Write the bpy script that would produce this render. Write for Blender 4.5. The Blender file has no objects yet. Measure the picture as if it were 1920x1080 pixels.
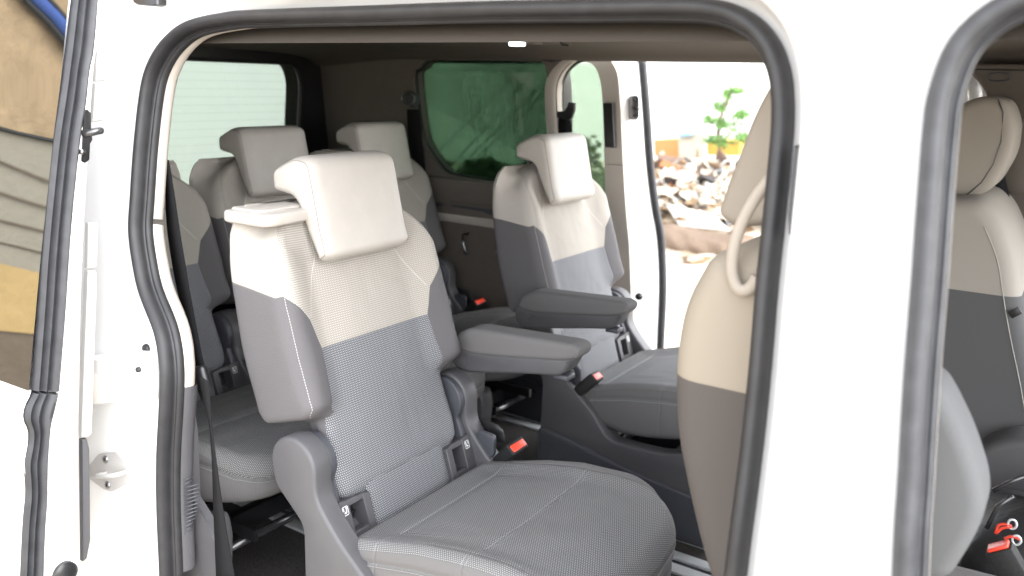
import bpy, bmesh, math, random
from mathutils import Vector, Matrix, noise
from mathutils.geometry import tessellate_polygon
R = math.radians
random.seed(7)
scene = bpy.context.scene
col = scene.collection
GZ = 0.95                      # everything below is written with the van-side height origin; the ground is at z = -0.95 there

# ------------------------------------------------------------------ camera
CC = Vector((1.09046, -1.24053, 0.69811))
CR = Vector((0.829087, 0.55857, 0.024791)); CU = Vector((-0.151801, 0.182201, 0.971473)); CW = Vector((-0.538119, 0.809198, -0.235853))
CR.normalize(); CW = (CW - CR * CW.dot(CR)).normalized(); CU = CR.cross(CW)
FPX = 1599.56
cd = bpy.data.cameras.new('camera'); cam = bpy.data.objects.new('camera', cd); col.objects.link(cam)
cam.matrix_world = Matrix(((CR.x, CU.x, -CW.x, CC.x), (CR.y, CU.y, -CW.y, CC.y), (CR.z, CU.z, -CW.z, CC.z + GZ), (0, 0, 0, 1)))
cd.sensor_width = 36; cd.lens = FPX / 1920 * 36; cd.clip_start = .02; cd.clip_end = 500
cd.dof.use_dof = True; cd.dof.focus_distance = 1.62; cd.dof.aperture_fstop = 3.5
scene.camera = cam
# ------------------------------------------------------------------ light
wd = bpy.data.worlds.new('World'); scene.world = wd; wd.use_nodes = True
nt = wd.node_tree; sky = nt.nodes.new('ShaderNodeTexSky'); sky.sky_type = 'NISHITA'; sky.sun_disc = False
SUN_EL, SUN_AZ = 44, 84      # direction the light comes from: azimuth measured clockwise from +y
sky.sun_elevation = R(SUN_EL); sky.sun_rotation = R(SUN_AZ); sky.air_density = 1.0; sky.dust_density = 1.5; sky.ozone_density = 1.0
bg = nt.nodes['Background']; ov = nt.nodes.new('ShaderNodeHueSaturation'); ov.inputs['Saturation'].default_value = .15; nt.links.new(sky.outputs[0], ov.inputs['Color']); nt.links.new(ov.outputs[0], bg.inputs[0])   # thin bright overcast; bg.inputs[1].default_value = .15
sd = bpy.data.lights.new('sun', 'SUN'); sd.energy = .8; sd.angle = R(60); sd.color = (1, .98, .95)
sun = bpy.data.objects.new('sun', sd); col.objects.link(sun)
dv = Vector((math.sin(R(SUN_AZ)) * math.cos(R(SUN_EL)), math.cos(R(SUN_AZ)) * math.cos(R(SUN_EL)), math.sin(R(SUN_EL))))
sun.rotation_euler = dv.to_track_quat('Z', 'Y').to_euler()
vs = scene.view_settings; vs.view_transform = 'Standard'; vs.look = 'None'; vs.gamma = 1; vs.use_curve_mapping = False; vs.exposure = .60
scene.render.film_transparent = False
scene.cycles.max_bounces = 10; scene.cycles.diffuse_bounces = 6; scene.cycles.transparent_max_bounces = 16
scene.cycles.use_denoising = True

# ------------------------------------------------------------------ helpers
def ray(px, py): return CW + CR * ((px - 960) / FPX) + CU * ((540 - py) / FPX)
def on(ax, v, px, py):
    i = 'xyz'.index(ax); d = ray(px, py); return CC + d * ((v - CC[i]) / d[i])
def yr(z):                       # lateral position of the near body side (tumblehome above the belt)
    return -.36 + (z - .15) * .2 if z > .15 else -.36 + (z - .15) * .04
def side(px, py, off=0.0):       # point of the near body side behind a pixel
    y = -.36
    for _ in range(8):
        P = on('y', y, px, py); y = yr(P.z) + off
    return on('y', y, px, py)
def yf(z): return .97 - (yr(z))  # mirrored: far side
def farside(px, py, off=0.0):
    y = 1.3
    for _ in range(8):
        P = on('y', y, px, py); y = yf(P.z) + off
    return on('y', y, px, py)

def cr(pts, n=8, closed=False):  # Catmull-Rom through points (any dimension)
    P = [Vector(p) for p in pts]; N = len(P); out = []
    rng = range(N) if closed else range(N - 1)
    for i in rng:
        if closed: a, b, c, d = P[(i - 1) % N], P[i], P[(i + 1) % N], P[(i + 2) % N]
        else: a, b, c, d = P[max(i - 1, 0)], P[i], P[i + 1], P[min(i + 2, N - 1)]
        for k in range(n):
            t = k / n
            out.append(.5 * ((2 * b) + (c - a) * t + (2 * a - 5 * b + 4 * c - d) * t * t + (3 * b - a - 3 * c + d) * t ** 3))
    if not closed: out.append(P[-1].copy())
    return out
def fillet(pts, r=.01, n=4):     # round the corners of a 2D polygon; a point may carry its own radius as third value
    N = len(pts); out = []
    for i in range(N):
        p = Vector(pts[i][:2]); a = Vector(pts[i - 1][:2]); b = Vector(pts[(i + 1) % N][:2])
        rr = pts[i][2] if len(pts[i]) > 2 else r
        la, lb = (a - p).length, (b - p).length
        k = min(rr, la * .45, lb * .45)
        s = p + (a - p) / la * k; e = p + (b - p) / lb * k
        for j in range(n + 1):
            t = j / n; out.append((s * (1 - t) ** 2 + p * 2 * t * (1 - t) + e * t * t))
    return out
def inset(poly, d):
    N = len(poly); A = sum(poly[i - 1][0] * poly[i][1] - poly[i][0] * poly[i - 1][1] for i in range(N))
    s = 1 if A > 0 else -1; out = []
    for i in range(N):
        a = Vector(poly[i - 1]); b = Vector(poly[(i + 1) % N]); t = b - a
        if t.length < 1e-9: out.append(Vector(poly[i])); continue
        t.normalize(); out.append(Vector(poly[i]) + Vector((-t.y, t.x)) * s * d)
    if d > 0:                    # where the offset folds over itself, close the fold to a point
        for _ in range(12):
            bad = False
            for i in range(N):
                j = (i + 1) % N
                if (out[j] - out[i]).dot(Vector(poly[j]) - Vector(poly[i])) < 0:
                    m = (out[i] + out[j]) / 2; out[i] = m; out[j] = m.copy(); bad = True
            if not bad: break
    return out
ROOT = {}
def base(o):
    return ROOT.get(o.name, Vector((0, 0, -GZ)))
def mesh(name, V, F, mat, parent=None, smooth=True, uv=None, label=None, sharp=None, origin=None):
    me = bpy.data.meshes.new(name)
    b = base(parent) if parent else (Vector(origin) if origin else Vector((0, 0, -GZ)))
    me.from_pydata([tuple(Vector(v) - b) for v in V], [], F)
    if uv:
        l = me.uv_layers.new(name='UVMap')
        for lp in me.loops: l.data[lp.index].uv = uv[lp.vertex_index]
    for m in (mat if isinstance(mat, (list, tuple)) else [mat]): me.materials.append(m)
    bm = bmesh.new(); bm.from_mesh(me); bmesh.ops.recalc_face_normals(bm, faces=bm.faces); 
    for f in bm.faces: f.smooth = smooth
    bm.to_mesh(me); bm.free()
    if smooth and sharp is not None: me.set_sharp_from_angle(angle=R(sharp))
    o = bpy.data.objects.new(name, me); col.objects.link(o)
    if parent: o.parent = parent; ROOT[o.name] = b
    else: o.location = b + Vector((0, 0, GZ))
    if label: o['label'] = label
    return o
def tag(o, label, cat, group=None):
    o['label'] = label; o['category'] = cat
    if group: o['group'] = group
    return o
def struct(o): o['kind'] = 'structure'; return o
def thing(name, label, cat, loc=(0, 0, -.95), group=None):
    o = bpy.data.objects.new(name, None); col.objects.link(o); o.empty_display_size = .1
    o.location = Vector(loc) + Vector((0, 0, GZ)); ROOT[o.name] = Vector(loc); tag(o, label, cat, group); return o
class MB:                        # collects pieces of one part
    def __init__(s): s.V = []; s.F = []; s.U = []
    def add(s, V, F):
        k = len(s.V); s.V += [Vector(v) for v in V]; s.F += [tuple(i + k for i in f) for f in F]; return s
    def build(s, name, mat, parent=None, **k): return mesh(name, s.V, s.F, mat, parent, **k)
def loft(rings, closed=True, caps=True):
    n = len(rings[0]); V = [p for r in rings for p in r]; F = []
    for i in range(len(rings) - 1):
        for j in range(n if closed else n - 1):
            k = (j + 1) % n; F.append((i * n + j, i * n + k, (i + 1) * n + k, (i + 1) * n + j))
    if caps and closed:
        for o_, r_ in ((0, rings[0]), ((len(rings) - 1) * n, rings[-1])):
            tr_ = tessellate_polygon([r_]) if n > 4 else []
            if tr_: F += [tuple(o_ + k for k in t_) for t_ in tr_]
            else: F.append(tuple(o_ + j for j in range(n)))
    return V, F
def prism(poly, a0, a1, r=.006, n=3, f=None, bulge=0):   # polygon (p,q) extruded along a third axis with rounded rims; f maps (p,q,a) to 3D
    f = f or (lambda p, q, a: (p, a, q)); R_ = []
    st = [(r * (1 - math.sin(math.pi / 2 * i / n)), a0 + r * (1 - math.cos(math.pi / 2 * i / n))) for i in range(n + 1)]
    st = [(r * (1 - math.sin(math.pi / 2 * i / n)), r * (1 - math.cos(math.pi / 2 * i / n))) for i in range(n + 1)]
    for d, h in st: R_.append([f(p[0], p[1], a0 + h) for p in inset(poly, d)])
    for d, h in reversed(st): R_.append([f(p[0], p[1], a1 - h) for p in inset(poly, d)])
    return loft(R_)
def box(c, s, r=.004, rot=None, seg=2):
    bm = bmesh.new(); bmesh.ops.create_cube(bm, size=1)
    for v in bm.verts: v.co = Vector((v.co.x * s[0], v.co.y * s[1], v.co.z * s[2]))
    if r > 0: bmesh.ops.bevel(bm, geom=list(bm.edges), offset=min(r, min(s) * .45), segments=seg, affect='EDGES', profile=.5)
    M = (rot.to_3x3() if rot else Matrix.Identity(3))
    V = [M @ v.co + Vector(c) for v in bm.verts]; F = [tuple(v.index for v in f.verts) for f in bm.faces]; bm.free(); return V, F
def tube(path, r, n=10, closed=False, up=(0, 0, 1), prof=None, caps=True):
    # sweep a circle (or prof = list of (a,b)) along path; a is along side = tangent x up, b along up'
    P = [Vector(p) for p in path]; N = len(P); rings = []; up = Vector(up)
    for i in range(N):
        if closed: t = P[(i + 1) % N] - P[i - 1]
        else: t = P[min(i + 1, N - 1)] - P[max(i - 1, 0)]
        t.normalize(); s = t.cross(up)
        if s.length < 1e-4: s = t.cross(Vector((1, 0, 0)))
        s.normalize(); b = s.cross(t).normalized()
        rr = r[i] if isinstance(r, (list, tuple)) else r
        pr = prof or [(math.cos(2 * math.pi * k / n), math.sin(2 * math.pi * k / n)) for k in range(n)]
        rings.append([P[i] + s * (a * rr) + b * (c * rr) for a, c in pr])
    if closed: rings.append(rings[0])
    V, F = loft(rings, True, caps and not closed)
    return V, F
def ribbon(L, Rr, th, f=None):   # strap between two polylines with a thickness along th (vector)
    th = Vector(th); rings = [[a, b, Vector(b) + th, Vector(a) + th] for a, b in zip(L, Rr)]
    return loft([[Vector(p) for p in r] for r in rings])
def copy_thing(root, loc, label, group=None):
    r = root.copy(); col.objects.link(r); r.location = Vector(loc) + Vector((0, 0, GZ)); r['label'] = label; ROOT[r.name] = Vector(loc)
    if group: r['group'] = group
    for ch in list(root.children):
        c = ch.copy(); col.objects.link(c); c.parent = r
        for g in list(ch.children):
            d = g.copy(); col.objects.link(d); d.parent = c
    return r

# ------------------------------------------------------------------ materials
class NT:
    def __init__(s, name, color=(.5, .5, .5), rough=.6, metal=0, spec=.5):
        s.m = bpy.data.materials.new(name); s.m.use_nodes = True; s.t = s.m.node_tree
        s.b = s.t.nodes['Principled BSDF']; s.set('Base Color', color); s.set('Roughness', rough); s.set('Metallic', metal); s.set('Specular IOR Level', spec)
    def set(s, k, v):
        if isinstance(v, bpy.types.NodeSocket): s.t.links.new(v, s.b.inputs[k])
        elif isinstance(v, (tuple, list)) and len(v) == 3: s.b.inputs[k].default_value = (*v, 1)
        else: s.b.inputs[k].default_value = v
        return s
    def n(s, ty, **kw):
        x = s.t.nodes.new(ty)
        for k, v in kw.items(): setattr(x, k, v)
        return x
    def link(s, v, sock):
        if isinstance(v, bpy.types.NodeSocket): s.t.links.new(v, sock)
        elif isinstance(v, (tuple, list)): sock.default_value = (*v, 1) if len(v) == 3 and len(sock.default_value) == 4 else v
        else: sock.default_value = v
    def ma(s, op, a, b=0.0, c=None):
        x = s.n('ShaderNodeMath', operation=op); s.link(a, x.inputs[0]); s.link(b, x.inputs[1])
        if c is not None: s.link(c, x.inputs[2])
        return x.outputs[0]
    def mr(s, v, a, b, c=0., d=1., smooth=False):
        x = s.n('ShaderNodeMapRange'); x.interpolation_type = 'SMOOTHSTEP' if smooth else 'LINEAR'
        s.link(v, x.inputs[0])
        for i, q in enumerate((a, b, c, d)): s.link(q, x.inputs[i + 1])
        return x.outputs[0]
    def mix(s, f, a, b):
        x = s.n('ShaderNodeMix', data_type='RGBA'); s.link(f, x.inputs[0]); s.link(a, x.inputs[6]); s.link(b, x.inputs[7]); return x.outputs[2]
    def coord(s, kind='Object'): return s.n('ShaderNodeTexCoord').outputs[kind]
    def noise(s, scale, detail=3, vec=None, rough=.5, out=0):
        x = s.n('ShaderNodeTexNoise'); x.inputs['Scale'].default_value = scale; x.inputs['Detail'].default_value = detail; x.inputs['Roughness'].default_value = rough
        s.t.links.new(vec if vec is not None else s.coord(), x.inputs['Vector']); return x.outputs[out]
    def bump(s, h, strength=.2, dist=.001):
        x = s.n('ShaderNodeBump'); x.inputs['Strength'].default_value = strength; x.inputs['Distance'].default_value = dist
        s.link(h, x.inputs['Height']); s.t.links.new(x.outputs[0], s.b.inputs['Normal']); return s
    def uv(s):
        sp = s.n('ShaderNodeSeparateXYZ'); s.t.links.new(s.n('ShaderNodeUVMap').outputs[0], sp.inputs[0]); return sp.outputs[0], sp.outputs[1]
    def dots(s, u, v, p=.0043, lo=.24, hi=.42):
        row = s.ma('FLOOR', s.ma('DIVIDE', v, p)); sh = s.ma('MULTIPLY', s.ma('PINGPONG', row, 1.0), .5)
        fu = s.ma('SUBTRACT', s.ma('FRACT', s.ma('ADD', s.ma('DIVIDE', u, p), sh)), .5)
        fv = s.ma('SUBTRACT', s.ma('FRACT', s.ma('DIVIDE', v, p)), .5)
        d = s.ma('SQRT', s.ma('ADD', s.ma('POWER', s.ma('ABSOLUTE', fu), 2), s.ma('POWER', s.ma('ABSOLUTE', fv), 2)))
        return s.mr(d, lo, hi, 1, 0)
def plain(name, c, rough=.6, metal=0, var=.06, ns=30, bump=0, bs=300, bd=.0006, spec=.5):
    k = NT(name, c, rough, metal, spec)
    f = k.noise(ns, 4)
    k.set('Base Color', k.mix(k.mr(f, .3, .7), tuple(x * (1 - var) for x in c), tuple(min(1, x * (1 + var)) for x in c)))
    if bump: k.bump(k.noise(bs, 2), bump, bd)
    return k.m
BEIGE = (.40, .372, .34); GREY = (.125, .121, .122); LGREY = (.5, .51, .53)
M_leather = plain('beige_leatherette', BEIGE, .48, var=.03, bump=.12, bs=500)
M_trim = plain('beige_plastic_trim', (.44, .40, .36), .55, var=.02, bump=.06, bs=900)
M_trimdark2 = plain('seam_piping', (.24, .22, .20), .6)
M_trimdark = plain('taupe_plastic_trim', (.125, .108, .094), .6, var=.03, bump=.05, bs=900)
M_plastic = plain('grey_plastic', (.068, .067, .072), .5, var=.04, bump=.15, bs=900)
M_plasticd = plain('dark_grey_plastic', (.050, .052, .062), .5, var=.04, bump=.12, bs=900)
M_fabric = plain('grey_fabric', GREY, .9, var=.06, ns=500, bump=.35, bs=1500, spec=.2)
M_fabricb = plain('taupe_seat_back_fabric', (.17, .148, .13), .9, var=.06, ns=500, bump=.3, bs=1500, spec=.2)
M_paint = NT('white_body_paint', (.76, .76, .76), .25).set('Coat Weight', .6).m
M_rubber = plain('black_rubber_seal', (.019, .019, .021), .5, var=.2, ns=40, spec=.4)
M_rubberg = plain('grey_rubber_seal', (.032, .033, .037), .5, var=.2, ns=40, spec=.4)
M_black = plain('black_plastic', (.012, .012, .013), .35, var=.1)
M_strap = plain('black_webbing', (.012, .012, .013), .8, var=.2, ns=600, bump=.4, bs=1200, spec=.08)
M_metal = plain('brushed_aluminium', (.62, .64, .65), .42, .35, var=.05)
M_steel = plain('dark_steel', (.25, .25, .26), .3, 1)
M_head = plain('headliner_fabric', (.10, .087, .075), .9, var=.05, ns=400, bump=.2, bs=1200, spec=.2)
M_red = NT('red_buckle_button', (.75, .06, .03), .35).m
M_white = NT('white_print', (.75, .75, .75), .5).m
M_carpet = plain('carpet', (.07, .065, .062), .95, var=.35, ns=350, bump=.8, bs=700, bd=.003, spec=.1)
def glass(name, tint, refl=.08):
    m = bpy.data.materials.new(name); m.use_nodes = True; t = m.node_tree; t.nodes.clear()
    o = t.nodes.new('ShaderNodeOutputMaterial'); a = t.nodes.new('ShaderNodeBsdfTransparent'); a.inputs[0].default_value = (*tint, 1)
    g = t.nodes.new('ShaderNodeBsdfGlossy'); g.inputs['Roughness'].default_value = .0
    fr = t.nodes.new('ShaderNodeFresnel'); fr.inputs[0].default_value = 1.45
    mx = t.nodes.new('ShaderNodeMixShader'); ml = t.nodes.new('ShaderNodeMath'); ml.operation = 'MULTIPLY'; ml.inputs[1].default_value = .35; t.links.new(fr.outputs[0], ml.inputs[0]); t.links.new(ml.outputs[0], mx.inputs[0]); t.links.new(a.outputs[0], mx.inputs[1]); t.links.new(g.outputs[0], mx.inputs[2]); t.links.new(mx.outputs[0], o.inputs[0])
    return m
M_glass_side = glass('green_privacy_glass', (.265, .335, .285))
M_glass_front = glass('light_green_glass', (.60, .68, .60))

# seat cloth: uv = metres along the surface; masks follow the stitched panels of the real cover
def back_cloth():
    k = NT('backrest_cover', GREY, .85, spec=.25); u, v = k.uv(); a = k.ma('ABSOLUTE', u)
    bnd = k.ma('ADD', k.ma('ADD', k.mr(a, .158, .18, .297, .355), k.mr(a, .18, .236, 0, .055)), k.mr(a, .25, .39, 0, .062))
    up = k.mr(k.ma('SUBTRACT', v, bnd), -.0006, .0006)
    padw = k.mr(v, .08, .297, .187, .158)
    front = k.mr(a, .226, .228, 1, 0)
    dot = k.dots(u, v)
    pad = k.mr(k.ma('SUBTRACT', padw, a), -.0005, .0005)
    gd = k.mix(dot, (.076, .078, .086), (.31, .315, .33))
    gp = k.mix(k.noise(900, 2), (.088, .084, .088), (.120, .115, .120))
    grey = k.mix(pad, gp, gd)
    bd = k.mix(dot, (.27, .248, .22), (.46, .435, .40))
    beige = k.mix(front, BEIGE, bd)
    c = k.mix(up, grey, beige)
    # stitches: dashed thread down the bolster edge, thin seams on the beige panel
    dash = k.ma('GREATER_THAN', k.ma('FRACT', k.ma('DIVIDE', v, .0052)), .3)
    st = k.ma('MULTIPLY', k.mr(k.ma('ABSOLUTE', k.ma('SUBTRACT', a, .2335)), .0004, .0009, 1, 0), k.ma('MULTIPLY', dash, k.ma('MULTIPLY', k.ma('GREATER_THAN', v, .178), k.ma('LESS_THAN', v, .47))))
    c = k.mix(k.ma('MULTIPLY', st, .75), c, (.42, .41, .40))
    ln = k.mr(v, .361, .47, .172, .105)      # diagonal seam from the headrest corner to the grey kink
    s2 = k.ma('MULTIPLY', k.mr(k.ma('ABSOLUTE', k.ma('SUBTRACT', a, ln)), .0006, .0013, 1, 0), k.ma('GREATER_THAN', v, .36))
    c = k.mix(k.ma('MULTIPLY', s2, .6), c, (.6, .58, .54))
    k.set('Base Color', c)
    seam = k.ma('MINIMUM', k.mr(k.ma('ABSOLUTE', k.ma('SUBTRACT', v, bnd)), 0, .003), k.ma('MAXIMUM', k.mr(k.ma('ABSOLUTE', k.ma('SUBTRACT', padw, a)), 0, .0035), up))
    h = k.ma('ADD', k.ma('MULTIPLY', seam, 2.5), k.ma('ADD', k.ma('MULTIPLY', dot, .35), k.ma('MULTIPLY', k.noise(1400, 2), .5)))
    k.bump(h, .5, .0009); return k.m
def seat_cloth():
    k = NT('cushion_cover', GREY, .85, spec=.25); u, v = k.uv(); a = k.ma('ABSOLUTE', v)   # u = forward metres, v = lateral
    ins = k.ma('MULTIPLY', k.mr(v, .1955, .1965, 1, 0), k.mr(v, -.2415, -.2405))
    dot = k.dots(u, v)
    gd = k.mix(dot, (.078, .078, .080), (.26, .26, .257)); gp = k.mix(k.noise(900, 2), (.105, .101, .101), (.14, .135, .135))
    c = k.mix(ins, gp, gd)
    s = k.ma('MINIMUM', k.ma('ABSOLUTE', k.ma('SUBTRACT', u, .135)), k.ma('ABSOLUTE', k.ma('SUBTRACT', u, .335)))
    thread = k.ma('MULTIPLY', k.mr(k.ma('ABSOLUTE', k.ma('SUBTRACT', s, .004)), .0003, .0008, 1, 0), k.ma('MULTIPLY', ins, k.ma('GREATER_THAN', k.ma('FRACT', k.ma('DIVIDE', v, .005)), .35)))
    c = k.mix(k.ma('MULTIPLY', thread, .55), c, (.38, .38, .38)); k.set('Base Color', c)
    seam = k.ma('MINIMUM', k.mr(s, 0, .004), k.mr(k.ma('ABSOLUTE', k.ma('SUBTRACT', a, .2)), 0, .003))
    k.bump(k.ma('ADD', k.ma('MULTIPLY', seam, 2.5), k.ma('ADD', k.ma('MULTIPLY', dot, .35), k.ma('MULTIPLY', k.noise(1400, 2), .5))), .5, .0009); return k.m
def strip_cloth():
    k = NT('dotted_strip_cover', GREY, .85, spec=.25); u, v = k.uv(); dot = k.dots(u, v)
    k.set('Base Color', k.mix(dot, (.072, .074, .082), (.30, .305, .315))); k.bump(dot, .3, .0004); return k.m
plain_thread = NT('pale_thread', (.24, .235, .23), .8).m
M_steelb = plain('black_steel_tube', (.03, .03, .032), .2, 0, spec=.8)
M_buckle = plain('black_buckle_plastic', (.012, .012, .012), .6, var=.3, ns=200, spec=.3)
M_back, M_seat, M_strip = back_cloth(), seat_cloth(), strip_cloth()

# ------------------------------------------------------------------ seats (local: x forward, y lateral, z as the van; base point on the floor)
FL = -.48
SA = R(17.5); SO = Vector((.017, 0, -.09)); SN = Vector((math.cos(SA), 0, math.sin(SA))); SV = Vector((-math.sin(SA), 0, math.cos(SA)))
def lerp(tab, x):
    if x <= tab[0][0]: return tab[0][1]
    for (a, b), (c, d) in zip(tab, tab[1:]):
        if x <= c:
            t = (x - a) / (c - a); return b + (d - b) * t
    return tab[-1][1]
def sstep(a, b, x): t = min(1, max(0, (x - a) / (b - a))); return t * t * (3 - 2 * t)
WF = [(0, .165), (.012, .18), (.05, .187), (.10, .183), (.14, .180), (.165, .182), (.172, .2), (.178, .224), (.186, .231), (.21, .234), (.30, .2365), (.40, .235), (.45, .231), (.49, .220), (.52, .203), (.545, .172), (.565, .14), (.582, .10), (.59, .07)]
WB = [(0, .15), (.05, .17), (.165, .178), (.172, .2), (.178, .226), (.186, .232), (.30, .236), (.50, .234), (.545, .228), (.565, .222), (.582, .212), (.59, .20)]
TB = [(0, -.015), (.03, -.05), (.165, -.06), (.172, -.09), (.18, -.118), (.2, -.128), (.34, -.126), (.48, -.104), (.54, -.09), (.575, -.074), (.59, -.062)]
def backrest_mesh(parent, name='backrest', mat=None):
    vs_ = [0, .004, .01, .02, .04, .07, .10, .13, .15, .162, .168, .172, .176, .180, .186, .195] + [.195 + .3 * i / 40 for i in range(1, 41)] + [.505, .515, .525, .535, .545, .555, .563, .57, .577, .583, .588, .592]
    rings = []; UV = []
    for v in vs_:
        wf, wb, tb = lerp(WF, v), lerp(WB, v), lerp(TB, v)
        bol = .036 * sstep(.165, .2, v) * (1 - sstep(.44, .56, v) * .95)
        low = -.012 * (1 - sstep(0, .02, v)); top = -.035 * sstep(.55, .592, v) ** 1.5
        rc = .024 + .012 * sstep(.18, .25, v); rb = .02
        def tf(u):
            return bol * sstep(.12, .215, abs(u)) + .006 * (1 - (u / .2) ** 2) * (1 - sstep(.3, .5, v)) + low + top
        half = []; s = 0
        nf = 26
        for i in range(nf + 1): 
            u = (wf - rc) * i / nf; half.append((u, tf(u)))
        tc = tf(wf)
        for i in range(1, 7):
            a = math.pi / 2 * i / 6; half.append((wf - rc + rc * math.sin(a), tc - rc + rc * math.cos(a)))
        n2 = 5; y0, t0 = half[-1]; 
        for i in range(1, n2 + 1):
            f = i / n2; half.append((y0 + (wb - y0) * f, t0 + (tb + rb - t0) * f))
        for i in range(1, 5):
            a = math.pi / 2 * i / 4; half.append((wb - rb + rb * math.cos(a), tb + rb - rb * math.sin(a)))
        for i in range(1, 4): half.append(((wb - rb) * (1 - i / 4), tb))
        half.append((0, tb))
        S = [0]
        for p, q in zip(half, half[1:]): S.append(S[-1] + math.hypot(q[0] - p[0], q[1] - p[1]))
        full = half[:-1] + [half[-1]] + [(-a, b) for a, b in reversed(half[1:-1])]
        fs = S[:-1] + [S[-1]] + [-x for x in reversed(S[1:-1])]
        # measure the cloth from the outer edge so that the stitch line stays on it
        sh = .2355 - (S[nf + 3])
        def uu(x):
            ax = abs(x); k = ax + sh * sstep(.10, .2, ax) if v > .17 else ax
            return math.copysign(k, x)
        rings.append([SO + Vector((0, a, 0)) + SV * v + SN * (b + .0022 * noise.noise(Vector((a * 14, v * 11, 2))) + .0012 * noise.noise(Vector((a * 45, v * 30, 5)))) for a, b in full]); UV += [(uu(x), v) for x in fs]
    V, F = loft(rings)
    return mesh(name, V, F, mat or M_back, parent, uv=UV, sharp=60)
def seat(loc, label, group, armside=1, cap=True, arm=True, buckle=True):
    t = thing('passenger_seat', label, 'seat', (loc[0], loc[1], FL), group)
    ROOT[t.name] = Vector((0, 0, FL))
    backrest_mesh(t)
    # headrest
    hp = fillet([(-.222, .476, .012), (-.226, .522, .022), (-.160, .552, .03), (-.116, .546, .026), (-.083, .40, .06), (-.070, .366, .02), (-.098, .347, .012), (-.128, .40, .03), (-.158, .468, .02)], n=5)
    h = MB(); rr = []
    N = 7; rad = .034
    for sgn in (-1, 1):
        seq = range(N + 1) if sgn < 0 else range(N, -1, -1)
        for i in seq:
            yy = .124 - rad + rad * math.cos(math.pi / 2 * i / N)
            rr.append([(p[0], sgn * yy, p[1]) for p in inset(hp, rad * .5 * (1 - math.sin(math.pi / 2 * i / N)))])
    # crown the front face slightly
    hm = mesh('headrest', *loft([[Vector(p) for p in r] for r in rr]), M_leather, t, sharp=70)
    # hooked seam piping on the near and far cheek
    for sg in (-1, 1):
        q = inset(hp, .0085); mesh('piping', *tube([(p[0], sg * .1195, p[1]) for p in q], .0011, 5, closed=True, up=(0, 1, 0)), M_trimdark2, hm)
    for yy in (-.06, .06):
        mesh('headrest_post', *tube([SO + SV * .55 + SN * -.05 + Vector((0, yy, 0)), SO + SV * .62 + SN * -.05 + Vector((0, yy, 0))], .006, 10), M_steel, t)
    # plastic cap over the belt outlet on the top outer corner
    if cap:
        F0 = lambda p, q, a: (p, q, a)
        c = fillet([(-.232, -.236, .018), (-.125, -.232, .022), (-.112, -.215, .02), (-.125, -.085, .012), (-.225, -.085, .012)], n=5)
        cm = mesh('belt_cap', *prism(c, .430, .4525, .0065, 4, F0), M_leather, t, sharp=50)
        c2 = fillet([(-.224, -.222, .012), (-.155, -.222, .015), (-.142, -.205, .02), (-.150, -.10, .012), (-.218, -.10, .012)], n=5)
        mesh('cap_lid', *prism(c2, .450, .4575, .004, 3, F0), M_leather, cm, sharp=50)
    # lower dotted strip between the child seat anchors
    U = []; V = []; n = 12
    rings = []
    for i in range(n + 1):
        v = -.075 + .1 * i / n; row = []
        for j in range(25):
            y = -.119 + .238 * j / 24; row.append(SO + SV * v + SN * (.004 - .02 * (abs(j / 12 - 1) ** 12) * .3) + Vector((0, y, 0))); U.append((y, v + .1))
        rings.append(row)
    V, F = loft(rings, closed=False)
    mesh('dotted_strip', V, F, M_strip, t, uv=U)
    # anchor frames with hollow pockets and pictogram
    for sg in (-1, 1):
        f0 = lambda p, q, a, sg=sg: SO + Vector((0, sg * p, 0)) + SV * q + SN * a
        fr = MB()
        # frame around the pocket
        for pl in ([(.1205, -.115), (.139, -.115), (.139, .004), (.1205, .001)], [(.177, -.115), (.208, -.115), (.208, .010), (.177, .006)], [(.139, -.006), (.177, -.006), (.177, .006), (.139, .004)], [(.139, -.115), (.177, -.115), (.177, -.058), (.139, -.058)]):
            fr.add(*prism(fillet(pl, .001, 1), -.05, .0075 if pl[0][0] != .139 else .0066, .0012, 1, f0))
        p_ = fr.build('anchor_frame', M_plastic, t, sharp=40)
        pk = MB(); pk.add(*box(SO + Vector((0, sg * .158, 0)) + SV * -.032 + SN * -.032, (.004, .037, .052), 0, Matrix.Rotation(-SA, 4, 'Y'))); pk.build('pocket', M_plasticd, p_)
        mesh('anchor_bar', *box(SO + Vector((0, sg * .150, 0)) + SV * -.03 + SN * -.024, (.006, .018, .008), .002), M_black, p_)
        # pictogram: white rounded frame with a seated child sign
        ic = MB(); q = [(.183, -.020), (.198, -.020), (.198, -.002), (.183, -.002)]
        Q = fillet(q, .003, 3); Qi = inset(Q, .0014)
        ic.add(*loft([[f0(a, b, 0.0084) for a, b in Q], [f0(a, b, 0.0084) for a, b in Qi]], caps=False))
        for poly in ([(.1855, -.0045), (.1890, -.0045), (.1890, -.0080), (.1855, -.0080)], [(.1855, -.0085), (.1885, -.0085), (.1905, -.013), (.194, -.013), (.194, -.016), (.1880, -.016)], [(.1935, -.0045), (.1955, -.0045), (.1955, -.011), (.1935, -.011)]):
            ic.add([f0(a, b, 0.0084) for a, b in poly], [tuple(range(len(poly)))])
        ic.build('pictogram', M_white, p_, smooth=False)
    # cushion
    n = 96; out = []
    X0, X1, W = .045, .565, .236
    plan = fillet([(X0, -W + .012, .03), (.30, -W - .002, .2), (.46, -W + .004, .05), (X1 - .012, -.17, .09), (X1 + .004, 0, .2), (X1 - .012, .17, .09), (.46, W - .004, .05), (.30, W + .002, .2), (X0, W - .012, .03)], n=7)
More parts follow.
